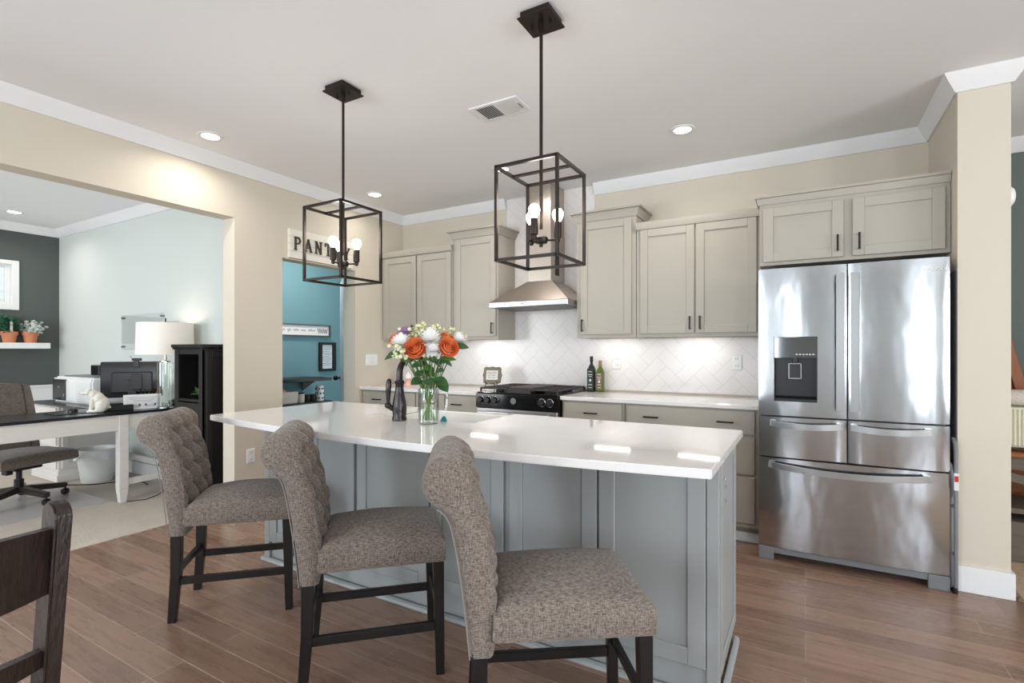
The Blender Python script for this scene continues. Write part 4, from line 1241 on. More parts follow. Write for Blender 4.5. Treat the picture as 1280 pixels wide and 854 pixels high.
def sprig_bloom(c, d, R):
    mb = MB(); rnd = random.Random(int(c.x * 1e5) ^ int(c.z * 1e5))
    for k in range(20):
        q = c + Vector((rnd.uniform(-1, 1), rnd.uniform(-1, 1), rnd.uniform(-0.9, 0.9))) * R
        mb.ball(q, R * 0.27, sub=1)
        for j in range(5):
            a = 2 * PI * j / 5; leaf_mesh(mb, q, Vector((math.cos(a), math.sin(a), 0.5)), R * 0.5, R * 0.17, 0.1)
    return mb


for k, (a, b_, z, lab) in enumerate(((-0.065, 0.0, 1.345, 'pale green filler sprig left of the top of the bouquet'), (-0.02, 0.0, 1.375, 'pale green filler sprig at the top of the bouquet'),
                                     (0.03, -0.02, 1.36, 'pale green filler sprig right of the top of the bouquet'), (-0.10, -0.01, 1.34, 'pale green filler sprig between aster and white bloom'),
                                     (0.13, -0.03, 1.345, 'pale filler sprig above the right-hand white bloom'), (-0.135, 0.08, 1.262, 'pale filler sprig below the left white bloom'))):
    FL('filler_sprig', lab, 'flower', a, b_, z, sprig_bloom, M['petal_cream'], 0.040, sr=0.0022)
for k, (a, b_, z, lab) in enumerate(((-0.03, 0.075, 1.225, 'leafy green stem under the middle rose'), (0.06, 0.065, 1.235, 'leafy green stem under the right-hand rose'), (0.05, 0.0, 1.30, 'leafy green stem behind the central white bloom'), (-0.09, 0.02, 1.28, 'leafy green stem behind the left white bloom'))):
    c = fpos(a, b_, z); pt = stem_pts(c); tt = T('leaf_stem', lab, 'foliage', tuple(pt[0]))
    tt.part('stem', MB().tube(pt, 0.0026, 8), M['stem'])
    rnd = random.Random(k + 40)
    for j in range(6):
        q = pt[1].lerp(c, 0.25 + 0.15 * j); an = 2.4 * j + k
        tt.part('leaf', leaf_mesh(MB(), q, Vector((math.cos(an), math.sin(an), rnd.uniform(-0.1, 0.5))), rnd.uniform(0.055, 0.08), rnd.uniform(0.016, 0.024), 0.25, (sv + Vector((0, 0, 0.6))).normalized()), M['leaf'] if j % 2 else M['leaf_dark'], ang=60)
# teal scrubber by the sink
single('scrub_sponge', MB().prism([(-0.017, 0), (0.017, 0), (0.006, 0.026), (-0.006, 0.024)], 'Y', 0, 0.03, 0.003).xform(Matrix.Translation((-1.565, 2.035, 0.915)) @ Matrix.Rotation(0.5, 4, 'Z')), M['tealthing'], 'small teal scrubber on the island beside the pitcher', 'sponge')

# ================================================================== things on the back counter
def bottle(label, x, y, h, r, body, lab, cap, square):
    tt = T('oil_bottle', label, 'bottle', (x, y, 0.915), 0, 'oil bottles beside the range', local=True)
    bz = h * 0.66
    if square:
        mb = MB().box(-r, r, -r, r, 0, bz, 0.006, 2)
        mb.lathe([(r * 1.0, bz - 0.006), (r * 0.9, bz + 0.012), (r * 0.5, bz + 0.032), (0.0115, bz + 0.045), (0.0115, h - 0.02), (0.0, h - 0.02)], (0, 0, 0), 20)
    else:
        mb = MB().lathe([(0, 0), (r, 0), (r, bz), (r * 0.8, bz + 0.02), (0.012, bz + 0.05), (0.011, h - 0.02), (0, h - 0.02)], (0, 0, 0), 24)
    tt.part('bottle_body', mb, M[body])
    tt.part('cap', MB().lathe([(0, h - 0.05), (0.0125, h - 0.05), (0.0135, h - 0.046), (0.0135, h), (0, h)], (0, 0, 0), 18), M[cap])
    lb = tt.part('label', MB().box(-r * 0.86, r * 0.86, -r - 0.0012, -r + 0.001, 0.018, bz - 0.015), M[lab])
    sq = MB()
    for k, (w_, z) in enumerate(((0.5, bz - 0.03), (0.62, bz - 0.055), (0.4, bz - 0.07), (0.55, 0.06), (0.45, 0.035))):
        sq.box(-r * w_, r * w_, -r - 0.002, -r - 0.001, z, z + 0.005)
    sq.ball((0, -r - 0.001, bz * 0.5), 0.010, 0.0012, 0.013)
    obj('label_print', sq, M['paper'], lb)
    return tt
bottle('tall dark oil bottle with dark green label beside the range', -1.60, 4.16, 0.305, 0.031, 'bottle_dark', 'label_dark', 'black', True)
bottle('shorter yellow-green oil bottle with gold cap beside the dark one', -1.528, 4.18, 0.27, 0.029, 'bottle_green', 'label_tan', 'gold', True)

# framed print on a little easel by the range
t = T('framed_print', 'small scalloped frame with a printed card on an easel left of the range', 'picture frame', (-2.52, 4.02, 0.915), math.radians(14), local=True)
def scallop(w_, h, amp):
    P = []
    for i in range(72):
        a = 2 * PI * i / 72; c, s = math.cos(a), math.sin(a)
        k = 1 / max(abs(c) / w_, abs(s) / h) if True else 1
        k = min(k, 1.16 * min(w_, h) / max(0.55, abs(c) * 0.9 + 0.0) if False else k)
        e = (abs(c / w_) ** 5 + abs(s / h) ** 5) ** (-1 / 5)
        e *= 1 + amp * math.cos(8 * a)
        P.append((e * c, e * s))
    return P
R12 = Matrix.Translation((0, 0, 0.125)) @ Matrix.Rotation(math.radians(-12), 4, 'X')
fb = t.part('frame', MB().prism(scallop(0.088, 0.078, 0.045), 'Y', -0.012, 0.006, 0.003).xform(R12), M['framewood'])
t.part('card', MB().box(-0.056, 0.056, -0.0135, -0.010, -0.044, 0.044).xform(R12), M['paper'])
wr = MB()
for (z, segs) in ((0.028, ((-0.045, -0.02), (0.0, 0.045))), (0.012, ((-0.045, -0.03), (-0.005, 0.04))), (-0.006, ((-0.04, -0.025), (-0.005, 0.035))), (-0.024, ((-0.04, -0.015), (0.0, 0.03)))):
    for a, b_ in segs: wr.box(a, b_, -0.0145, -0.0135, z - 0.003, z + 0.003)
wr.tube([(-0.018, -0.0142, -0.02), (-0.01, -0.0142, 0.03), (-0.022, -0.0142, 0.03), (-0.02, -0.0142, 0.005)], 0.002, 6)
t.part('lettering', wr.xform(R12), mat('faded_print', rgb(176, 142, 120), 0.8))
ez = MB()
for s in (-1, 1):
    ez.tube([(s * 0.055, -0.045, 0.07), (s * 0.055, -0.03, 0.045), (s * 0.05, -0.02, 0.05), (s * 0.04, 0.0, 0.14)], 0.004, 8)
    ez.tube([(s * 0.055, -0.03, 0.046), (s * 0.07, -0.035, 0.0)], 0.004, 8)
ez.tube([(-0.055, -0.03, 0.046), (0.055, -0.03, 0.046)], 0.004, 8); ez.tube([(0, 0.0, 0.13), (0, 0.08, 0.0)], 0.004, 8); ez.tube([(-0.04, 0.0, 0.13), (0.04, 0.0, 0.13)], 0.004, 8)
t.part('easel', ez, M['bronze'])

# pink pedestal with glass dome in the corner of the counter
t = T('pedestal_dish', 'small pink pedestal with a pale dome in the far left counter corner', 'dish', (-3.54, 4.02, 0.915), local=True)
t.part('pedestal', MB().lathe([(0, 0), (0.042, 0), (0.042, 0.005), (0.022, 0.03), (0.02, 0.045), (0.036, 0.066), (0.038, 0.07), (0, 0.07)], (0, 0, 0)), M['pinkish'])
t.part('dome', MB().lathe([(0.036, 0.071), (0.036, 0.09), (0.03, 0.112), (0.014, 0.126), (0.006, 0.128), (0.008, 0.14), (0, 0.142)], (0, 0, 0)), M['ceramic'])
single('pink_canister', MB().lathe([(0, 0), (0.03, 0), (0.033, 0.01), (0.033, 0.055), (0.025, 0.062), (0, 0.064)], (-3.66, 4.0, 0.915)), M['pinkish'], 'small pale pink canister on the left counter behind the faucet', 'canister')

# ================================================================== PANTRY sign
SX = XL + 0.012
t = T('pantry_sign', 'white board sign reading PANTRY above the pantry doorway', 'sign', (SX + 0.01, 3.17, 2.063))
bd = MB(); zb0 = 2.064; bh = 0.25
for k in range(4): bd.box(SX - 0.011, SX + 0.02, 2.825, 3.525, zb0 + k * bh / 4 + 0.0008, zb0 + (k + 1) * bh / 4 - 0.0008, 0.0015)
t.part('board', bd, M['sign'])
def letter(ch):
    """slab-serif capital in a unit box: list of bars ((x0,z0),(x1,z1),width)"""
    W_ = 0.17; sf = 0.09
    bars = {
        'P': [((.2, 0), (.2, 1), W_), ((.05, .04), (.4, .04), sf), ((.05, .96), (.5, .96), sf)],
        'A': [((.12, 0), (.47, 1), .12), ((.47, 1), (.86, 0), W_), ((.25, .33), (.72, .33), .09), ((-.02, .04), (.3, .04), sf), ((.68, .04), (1.02, .04), sf)],
        'N': [((.17, 0), (.17, 1), .12), ((.17, 1), (.83, 0), W_), ((.83, 0), (.83, 1), .12), ((0, .04), (.34, .04), sf), ((0, .96), (.25, .96), sf), ((.66, .96), (1.0, .96), sf)],
        'T': [((.5, 0), (.5, 1), W_), ((.03, .95), (.97, .95), .1), ((.07, .72), (.07, 1), .08), ((.93, .72), (.93, 1), .08), ((.3, .04), (.7, .04), sf)],
        'R': [((.2, 0), (.2, 1), W_), ((.05, .04), (.4, .04), sf), ((.05, .96), (.5, .96), sf), ((.48, .5), (.82, .03), W_), ((.72, .04), (1.0, .04), sf)],
        'Y': [((.12, 1), (.5, .45), W_), ((.88, 1), (.5, .45), .12), ((.5, 0), (.5, .5), W_), ((.3, .04), (.7, .04), sf), ((-.02, .96), (.3, .96), sf), ((.7, .96), (1.02, .96), sf)]}[ch]
    arcs = ch in 'PR'
    return bars, arcs
ly = 2.862
for ch in 'PANTRY':
    bars, arcs = letter(ch); sx, sz = 0.078, 0.112; z0 = zb0 + 0.072
    mb = MB()
    P3 = lambda u, v: (SX + 0.026, ly + u * sx, z0 + v * sz)
    for p, q, w_ in bars: mb.bar(P3(*p), P3(*q), 0.012, w_ * sx * 1.15, up=((0, 0, 1) if abs(p[1] - q[1]) < .1 else (0, 1, 0))) if abs(p[1] - q[1]) < .1 else mb.bar(P3(*p), P3(*q), 0.012, w_ * sx * 1.15, up=(0, 1, 0))
    if arcs:
        n = 10
        for i in range(n):
            f = lambda k: P3(.45 + .34 * math.sin(PI * k / n), .73 + .235 * math.cos(PI * k / n))
            mb.bar(f(i), f(i + 1), 0.012, 0.0125, up=(0, 1, 0.3))
        mb.bar(P3(.2, .5), P3(.47, .5), 0.012, 0.009, up=(0, 0, 1))
    t.part('letter', mb, M['letter'])
    ly += 0.108

# ================================================================== pantry contents
PW = -5.40
t = T('pantry_door', 'open white pantry door with a black knob, swung into the pantry', 'door', (-3.995, 3.60, 0))
dd = Vector((-0.80, 0.64, 0)).normalized(); dn = Vector((dd.y, -dd.x, 0))
dm = MB()
h0 = Vector((-4.005, 3.615, 0))
dm.bar(h0 + Vector((0, 0, 0.01)) + dd * 0.38, h0 + Vector((0, 0, 2.03)) + dd * 0.38, 0.76, 0.035, up=tuple(dn))
t.part('slab', dm, M['door_blue'])
kb = h0 + dd * 0.70 + Vector((0, 0, 0.96))
for s in (-1, 1):
    kk = MB().cyl(kb + dn * s * 0.017, kb + dn * s * 0.06, 0.010, 12).ball(kb + dn * s * 0.066, 0.028).cyl(kb + dn * s * 0.017, kb + dn * s * 0.022, 0.033, 20)
    t.part('knob', kk, M['black'])
for k, (sz, lab) in enumerate(((0.945, 'upper black pantry shelf with the grey machine on it'), (0.665, 'lower black pantry shelf with baskets and canisters'))):
    tt = T('pantry_shelf', lab, 'shelf', (-5.2, 3.5, sz), group='black pantry shelves')
    tt.part('board', MB().box(PW, -5.0, 2.76, 4.30, sz - 0.035, sz, 0.003), M['espresso'])
    for y in (2.9, 3.55, 4.2): tt.part('bracket', MB().prism([(PW, sz - 0.035), (PW + 0.25, sz - 0.035), (PW, sz - 0.18)], 'Y', y - 0.008, y + 0.008), M['white'])
t = T('script_sign', 'long white framed sign with script lettering on the teal pantry wall', 'sign', (PW + 0.01, 4.1, 1.455))
fr = MB()
for a in ((3.414, 4.576, 1.448, 1.462), (3.414, 4.576, 1.583, 1.597), (3.40, 3.414, 1.448, 1.597), (4.576, 4.60, 1.448, 1.597)): fr.box(PW + 0.001, PW + 0.035, a[0], a[1], a[2], a[3], 0.002)
t.part('frame', fr, M['charcoal']); t.part('panel', MB().box(PW + 0.001, PW + 0.016, 3.412, 4.58, 1.46, 1.585), M['paper'])
sc_ = MB(); rnd = random.Random(3); y = 3.46
while y < 4.36:
    L_ = rnd.uniform(0.05, 0.12); pts = []
    n = int(L_ / 0.006)
    for i in range(n): pts.append((PW + 0.018, y + L_ * i / n, 1.52 + 0.014 * math.sin(i * 1.7) * (1.6 if rnd.random() < 0.2 else 0.8)))
    if len(pts) > 2: sc_.tube(pts, 0.0018, 5)
    y += L_ + 0.024
pts = [(PW + 0.018, 4.40 + 0.16 * i / 40, 1.52 + 0.03 * math.sin(i * 0.85)) for i in range(41)]
sc_.tube(pts, 0.0032, 5)
t.part('script', sc_, M['ink'])
t = T('framed_notice', 'black framed printed page on the teal pantry wall below the script sign', 'picture frame', (PW + 0.01, 4.55, 1.01))
fr = MB(); f0, f1, fz0, fz1 = 4.425, 4.69, 1.005, 1.375
for a in ((f0 + 0.045, f1 - 0.055, fz0, fz0 + 0.03), (f0 + 0.045, f1 - 0.055, fz1 - 0.03, fz1), (f0, f0 + 0.045, fz0, fz1), (f1 - 0.055, f1, fz0, fz1)): fr.box(PW + 0.001, PW + 0.03, a[0], a[1], a[2], a[3], 0.003)
t.part('frame', fr, M['black']); t.part('page', MB().box(PW + 0.001, PW + 0.012, f0 + 0.04, f1 - 0.05, fz0 + 0.025, fz1 - 0.025), M['paper_blue'])
tl = MB()
for k in range(11):
    tl.box(PW + 0.012, PW + 0.0135, f0 + 0.06 + (0.02 if k % 4 == 0 else 0), f1 - 0.065 - 0.015 * (k % 3), fz1 - 0.075 - k * 0.022, fz1 - 0.071 - k * 0.022)
t.part('printed_lines', tl, M['ink'])
t = T('coffee_machine', 'grey-blue countertop machine at the left end of the upper pantry shelf', 'coffee machine', (-5.2, 3.50, 0.945))
t.part('housing', MB().box(-5.34, -5.08, 3.36, 3.60, 0.946, 1.22, 0.015, 2), M['tissue']); t.part('tank', MB().box(-5.33, -5.12, 3.60, 3.66, 0.96, 1.20, 0.01), M['dark_plastic']); t.part('drip_tray', MB().box(-5.08, -5.02, 3.40, 3.58, 0.946, 0.965, 0.004), M['silver']); t.part('spout', MB().lathe([(0, 0), (0.02, 0), (0.024, 0.03), (0, 0.035)], (-5.06, 3.49, 1.08)), M['dark_plastic'])
def sbox(name, mb, m, label, cat, **k): return single(name, mb, m, label, cat, **k)
t = T('storage_basket', 'pale fabric basket on the lower pantry shelf', 'basket', (-5.16, 3.62, 0.665))
t.part('tub', MB().prism([(-5.28, 0.666), (-5.06, 0.666), (-5.04, 0.80), (-5.30, 0.80)], 'Y', 3.40, 3.86, 0.006), M['basket']); t.part('contents', MB().ball((-5.16, 3.62, 0.80), 0.09, 0.16, 0.045), M['pinkish'])
t = T('snack_jar', 'small patterned jar beside the basket on the lower pantry shelf', 'jar', (-5.1, 3.93, 0.665), local=True)
t.part('jar', MB().lathe([(0, 0), (0.04, 0), (0.043, 0.02), (0.043, 0.09), (0.034, 0.10), (0, 0.10)], (0, 0, 0)), M['basket']); t.part('lid', MB().lathe([(0, 0.10), (0.037, 0.10), (0.037, 0.115), (0, 0.117)], (0, 0, 0)), M['bronze'])
for k, y in enumerate((4.02, 4.10)):
    tt = T('dark_mug', ('dark mug left of the spotted canister', 'dark mug touching the spotted canister')[k] + ' on the lower pantry shelf', 'mug', (-5.1, y - 0.005, 0.665), group='dark mugs in the pantry', local=True)
    tt.part('cup', MB().lathe([(0, 0), (0.032, 0), (0.036, 0.01), (0.036, 0.085), (0.032, 0.085), (0.032, 0.015), (0, 0.012)], (0, 0, 0)), M['rustic'])
    tt.part('handle', MB().tube([(0.034, 0, 0.07), (0.055, 0, 0.065), (0.06, 0, 0.045), (0.05, 0, 0.025), (0.034, 0, 0.02)], 0.005, 8), M['rustic'])
t = T('spotted_canister', 'white canister with black dots on the lower pantry shelf', 'canister', (-5.1, 4.20, 0.665), local=True)
t.part('can', MB().lathe([(0, 0), (0.046, 0), (0.046, 0.17), (0.04, 0.18), (0, 0.18)], (0, 0, 0)), M['white_plastic'])
dt = MB()
for zi in range(3):
    for k in range(8):
        a = 2 * PI * (k + 0.5 * (zi % 2)) / 8; dt.ball((0.0455 * math.cos(a), 0.0455 * math.sin(a), 0.035 + zi * 0.055), 0.011, 0.011, 0.011, 1)
t.part('dots', dt, M['dots'])

# ================================================================== office
# L-shaped desk: long table towards the kitchen, return along the wall
DX0, DX1, DZ = -5.45, -4.885, 0.76
t = T('office_desk', 'whitewashed L-shaped desk with a black top in the office', 'desk', (-5.2, 1.6, 0.006))
t.part('desk_top', MB().prism([(DX1, 0.45), (DX1, 2.615), (-6.80, 2.615), (-6.80, 2.035), (DX0, 2.035), (DX0, 0.45)], 'Z', DZ - 0.022, DZ, 0.003), M['desk_top'])
ap = MB(); ap.box(DX1 - 0.045, DX1 - 0.02, 0.5, 2.03, DZ - 0.15, DZ - 0.022, 0.002); ap.box(DX1 - 0.045, DX1 - 0.02, 2.10, 2.56, DZ - 0.15, DZ - 0.022, 0.002)
t.part('apron', ap, M['white_wash'])
for (x, y) in ((DX1 - 0.04, 2.065), (DX1 - 0.04, 2.555), (DX1 - 0.04, 0.53), (DX0 + 0.04, 0.53)):
    t.part('leg', MB().bar((x, y, DZ - 0.022), (x, y, 0.13), 0.068, bev=0.003).bar((x, y, 0.131), (x, y, 0.007), 0.068, 0.068, 0.045, 0.045, bev=0.003), M['white_wash'])
t.part('stretcher', MB().box(DX1 - 0.055, DX1 - 0.025, 2.09, 2.54, 0.15, 0.20, 0.002), M['white_wash'])
t.part('stretcher', MB().box(-6.15, DX1 - 0.05, 2.565, 2.595, 0.165, 0.22, 0.002), M['white_wash'])
pd = t.part('pedestal', MB().box(-6.77, -6.20, 2.075, 2.61, 0.10, DZ - 0.022).box(-6.79, -6.18, 2.055, 2.615, 0.007, 0.075, 0.004).box(-6.78, -6.19, 2.065, 2.615, 0.07, 0.11, 0.004), M['white_wash'])
OD = (-5.2, 1.6, 0.006)
for z0, z1 in ((0.13, 0.34), (0.36, 0.54), (0.56, 0.72)):
    f = obj('drawer', shaker(MB(), -6.75, -6.22, z0, z1, 2.058, st=0.035, t=0.018, rec=0.006), M['white_wash'], pd, off=OD)
obj('side_panel', shaker_x(MB(), 2.10, 2.60, 0.13, 0.72, -6.19, st=0.05), M['white_wash'], pd, off=OD)
obj('knob', MB().lathe([(0, 0), (0.010, 0.002), (0.019, 0.016), (0.014, 0.026), (0, 0.028)], (-6.188, 2.22, 0.50), 16, 'X'), M['bronze'], pd, off=OD)

# chair mat, bin
single('chair_mat', MB().prism([(-6.35, 1.02), (-6.28, 0.95), (-5.12, 0.95), (-5.02, 1.05), (-5.02, 1.96), (-5.12, 2.03), (-6.28, 2.03), (-6.35, 1.96)], 'Z', 0.0065, 0.0095), M['mat_plastic'], 'clear plastic chair mat on the carpet under the desk', 'floor mat', ang=None)
t = T('waste_bin', 'white plastic waste bin with a liner under the desk', 'waste bin', (-5.95, 2.285, 0.006), local=True)
t.part('tub', MB().lathe([(0, 0), (0.115, 0), (0.12, 0.006), (0.158, 0.27), (0.162, 0.272), (0.17, 0.315), (0.165, 0.318), (0.155, 0.275), (0.115, 0.012), (0, 0.01)], (0, 0, 0), 40), M['white_plastic'])
ln = MB().grid(lambda u, v: ((0.168 + 0.008 * math.sin(u * 2 * PI * 9) * v) * math.cos(2 * PI * u), (0.168 + 0.008 * math.sin(u * 2 * PI * 9) * v) * math.sin(2 * PI * u), 0.323 - v * (0.075 + 0.03 * math.sin(u * 2 * PI * 3 + 1))), 72, 6, True)
t.part('liner', ln, mat('white_liner', rgb(232, 234, 236), 0.35), ang=60)

# office chair
t = T('office_chair', 'taupe upholstered swivel office chair on the clear mat behind the desk', 'office chair', (-5.64, 1.63, 0.0095), math.radians(-76), local=True)
t.part('seat', cushion(-0.27, 0.27, -0.24, 0.27, 0.335, 0.415, 0.03), M['tweed_dark'], ang=60)
def och_back(u, v):
    x = (-1 + 2 * u) * (0.25 - 0.02 * v ** 4); z = 0.40 + 0.58 * v - 0.03 * (2 * u - 1) ** 4 * v
    y = -0.24 - 0.10 * v + 0.05 * (2 * u - 1) ** 2
    d = sum(math.exp(-(((x - bx_) / 0.018) ** 2 + ((z - bz_) / 0.018) ** 2)) for bx_ in (-0.1, 0.1) for bz_ in (0.6, 0.75, 0.88))
    return (x, y + 0.03 - 0.02 * d + 0.02 * math.sin(PI * u), z)
bkm = MB().grid(och_back, 30, 30)
bkm.grid(lambda u, v: (och_back(u, v)[0], och_back(u, v)[1] - 0.08, och_back(u, v)[2]), 30, 30)
def edge_strip(f0, f1):
    bkm.grid(lambda s, w_: tuple(Vector(f0(s)).lerp(Vector(f1(s)), w_)), 30, 3)
for fu in (lambda s: (0, s), lambda s: (1, s), lambda s: (s, 1), lambda s: (s, 0)):
    edge_strip(lambda s, fu=fu: och_back(*fu(s)), lambda s, fu=fu: (lambda q: (q[0], q[1] - 0.08, q[2]))(och_back(*fu(s))))
bmesh.ops.remove_doubles(bkm.bm, verts=bkm.bm.verts[:], dist=1e-4); bmesh.ops.recalc_face_normals(bkm.bm, faces=bkm.bm.faces[:])
bo = t.part('backrest', bkm, M['tweed_dark'], ang=60)
for s in (0.12, 0.88): obj('welt', MB().tube([(lambda q: (q[0], q[1] + 0.002, q[2]))(och_back(s, k / 12)) for k in range(13)], 0.004, 6), M['rustic'], bo)
t.part('back_bracket', MB().bar((0, -0.10, 0.325), (0, -0.30, 0.33), 0.07, 0.02).bar((0, -0.30, 0.325), (0, -0.345, 0.55), 0.07, 0.015, up=(0, 1, 0)), M['rustic'])
t.part('mechanism', MB().box(-0.10, 0.10, -0.12, 0.12, 0.285, 0.336, 0.008).box(0.06, 0.11, -0.02, 0.04, 0.25, 0.30, 0.006), M['dark_plastic'])
t.part('column', MB().cyl((0, 0, 0.08), (0, 0, 0.2), 0.032, 18).cyl((0, 0, 0.19), (0, 0, 0.29), 0.02, 16), M['dark_plastic'])
for k in range(5):
    a = 2 * PI * k / 5 + 0.35; c_, s_ = math.cos(a), math.sin(a)
    lg_ = t.part('base_leg', MB().bar((0.02 * c_, 0.02 * s_, 0.115), (0.31 * c_, 0.31 * s_, 0.085), 0.062, 0.05, 0.05, 0.04, bev=0.006), M['rustic'])
    obj('caster', MB().lathe([(0, -0.02), (0.024, -0.02), (0.027, -0.015), (0.027, 0.015), (0.024, 0.02), (0, 0.02)], (0.30 * c_, 0.30 * s_, 0.028), 18, 'X').cyl((0.30 * c_, 0.30 * s_, 0.03), (0.30 * c_, 0.30 * s_, 0.085), 0.007, 8), M['dark_plastic'], lg_)

# printer and small clock box
t = T('printer', 'white laser printer with a dark front on the desk return', 'printer', (-6.3, 2.35, DZ))
t.part('housing', MB().prism([(2.16, DZ + 0.001), (2.16, DZ + 0.225), (2.18, DZ + 0.25), (2.55, DZ + 0.25), (2.55, DZ + 0.001)], 'X', -6.60, -5.75, 0.018), M['white_plastic'])
t.part('front_panel', MB().box(-6.57, -6.28, 2.150, 2.165, DZ + 0.02, DZ + 0.225, 0.006), M['dark_plastic'])
t.part('badge', MB().ball((-6.42, 2.150, DZ + 0.15), 0.018, 0.003, 0.008), M['silver']); t.part('tray_slot', MB().box(-6.47, -6.37, 2.148, 2.152, DZ + 0.025, DZ + 0.045), M['black']); t.part('power_key', MB().box(-6.315, -6.30, 2.148, 2.152, DZ + 0.06, DZ + 0.085), M['silver'])
t.part('output_tray', MB().box(-6.50, -5.85, 2.22, 2.50, DZ + 0.25, DZ + 0.262, 0.004), M['grey_plastic'])
t = T('speaker_box', 'small black box on top of the printer', 'speaker', (-6.25, 2.42, DZ + 0.262), local=True)
t.part('case', MB().box(-0.09, 0.09, -0.04, 0.04, 0, 0.10, 0.006), M['dark_plastic']); t.part('face', MB().box(-0.08, 0.08, -0.042, -0.039, 0.01, 0.09, 0.002), M['black_gloss'])

# monitor turned away from the kitchen
t = T('monitor', 'black computer monitor seen from behind on the desk', 'monitor', (-5.27, 2.29, DZ), math.radians(64), local=True)
t.part('panel', MB().prism([(-0.02, 0.09), (0.02, 0.09), (0.03, 0.16), (0.03, 0.33), (0.018, 0.41), (-0.02, 0.41)], 'X', -0.225, 0.225, 0.006).xform(Matrix.Rotation(PI, 4, 'Z')), M['screen'])
t.part('screen', MB().box(-0.215, 0.215, 0.0195, 0.021, 0.10, 0.40), M['black_gloss'])
t.part('rear_housing', MB().box(-0.15, 0.15, -0.06, -0.02, 0.13, 0.32, 0.012), M['screen'])
t.part('stand', MB().box(-0.03, 0.03, -0.08, -0.055, 0.01, 0.25, 0.004), M['dark_plastic']); t.part('base', MB().box(-0.13, 0.13, -0.13, 0.07, 0.0, 0.014, 0.005), M['dark_plastic'])
t.part('vesa_box', MB().box(-0.005, 0.075, -0.10, -0.06, 0.16, 0.30, 0.006), M['dark_plastic'])
cable = MB()
for k in range(3): cable.tube([(0.06 + 0.03 * k, -0.06, 0.16), (0.07 + 0.03 * k, -0.10, 0.10), (0.05 + 0.05 * k, -0.12, 0.05), (0.08 + 0.05 * k, -0.10, 0.01)], 0.004, 6)
t.part('cable', cable, M['cord'])
t = T('webcam', 'black webcam clipped on top of the monitor', 'webcam', (-5.27, 2.29, DZ + 0.411), math.radians(64), local=True)
t.part('body', MB().box(-0.005, 0.07, -0.02, 0.015, 0.004, 0.03, 0.006), M['dark_plastic']); t.part('clip', MB().box(0.01, 0.05, -0.052, -0.032, -0.05, 0.012, 0.003).box(0.01, 0.05, -0.05, 0.0, 0.0, 0.006), M['dark_plastic']); t.part('privacy_flap', MB().bar((-0.005, -0.01, 0.03), (-0.015, -0.01, 0.052), 0.012, 0.004), M['dark_plastic'])
t = T('paper_tray', 'dark letter tray with papers beside the monitor base', 'letter tray', (-5.13, 2.10, DZ), math.radians(-20), local=True)
t.part('tray', MB().box(-0.10, 0.10, -0.12, 0.12, 0.0, 0.008).box(-0.10, -0.094, -0.12, 0.12, 0.0, 0.05).box(0.094, 0.10, -0.12, 0.12, 0, 0.05), M['black']); t.part('papers', MB().box(-0.09, 0.09, -0.115, 0.115, 0.0095, 0.03), M['silver'])
# bear figurine
def blob(parts, vox, name):
    mb = MB()
    for p in parts: mb.ball(*p[:1], *p[1:4], sub=3, rot=(p[4] if len(p) > 4 else None))
    me = mb.mesh('tmp', None); o = D.objects.new('tmp', me); COL.objects.link(o)
    m = o.modifiers.new('r', 'REMESH'); m.mode = 'VOXEL'; m.voxel_size = vox; m.use_smooth_shade = True
    s = o.modifiers.new('s', 'SMOOTH'); s.iterations = 4; s.factor = 0.5
    dg = bpy.context.evaluated_depsgraph_get()
    out = D.meshes.new_from_object(o.evaluated_get(dg)); D.objects.remove(o)
    r = MB(); r.bm.from_mesh(out); D.meshes.remove(out); return r
# bear faces -Y in its own frame (towards the left of the picture), seated
ry_ = lambda a: Matrix.Rotation(math.radians(a), 3, 'X')
bp_ = [((0, 0.04, 0.066), 0.058, 0.068, 0.066), ((0, 0.012, 0.105), 0.050, 0.058, 0.058, ry_(-25)), ((0, -0.028, 0.143), 0.038, 0.044, 0.042, ry_(-30)),
       ((0, -0.066, 0.166), 0.030, 0.034, 0.028), ((0, -0.103, 0.158), 0.014, 0.026, 0.0135), ((0, -0.124, 0.156), 0.010, 0.011, 0.009),
       ((-0.021, -0.052, 0.193), 0.008, 0.006, 0.010), ((0.021, -0.052, 0.193), 0.008, 0.006, 0.010)]
for s in (-1, 1):
    bp_ += [((s * 0.027, -0.036, 0.075), 0.019, 0.021, 0.055, ry_(-8)), ((s * 0.027, -0.045, 0.028), 0.016, 0.017, 0.032), ((s * 0.027, -0.056, 0.011), 0.017, 0.026, 0.011),
            ((s * 0.045, 0.035, 0.045), 0.026, 0.048, 0.045), ((s * 0.05, -0.005, 0.014), 0.019, 0.042, 0.014), ((0, 0.105, 0.035), 0.012, 0.014, 0.012)]
t = T('bear_figurine', 'white seated bear figurine at the front edge of the desk', 'figurine', (-5.07, 1.945, DZ), math.radians(-24), local=True)
SQ = Matrix.Diagonal((1.0, 0.80, 1.02, 1)); t.part('bear', blob(bp_, 0.0042, 'bear').xform(SQ), M['bear'], ang=None)
for o in [t.e.children[0]]:
    for p in o.data.polygons: p.use_smooth = True
fc = MB()
for s in (-1, 1): fc.ball((s * 0.0165, -0.089, 0.176), 0.0035, sub=1)
fc.ball((0, -0.1345, 0.158), 0.0055, 0.003, 0.004, 1)
t.part('eyes_and_nose', fc.xform(SQ), M['black'])
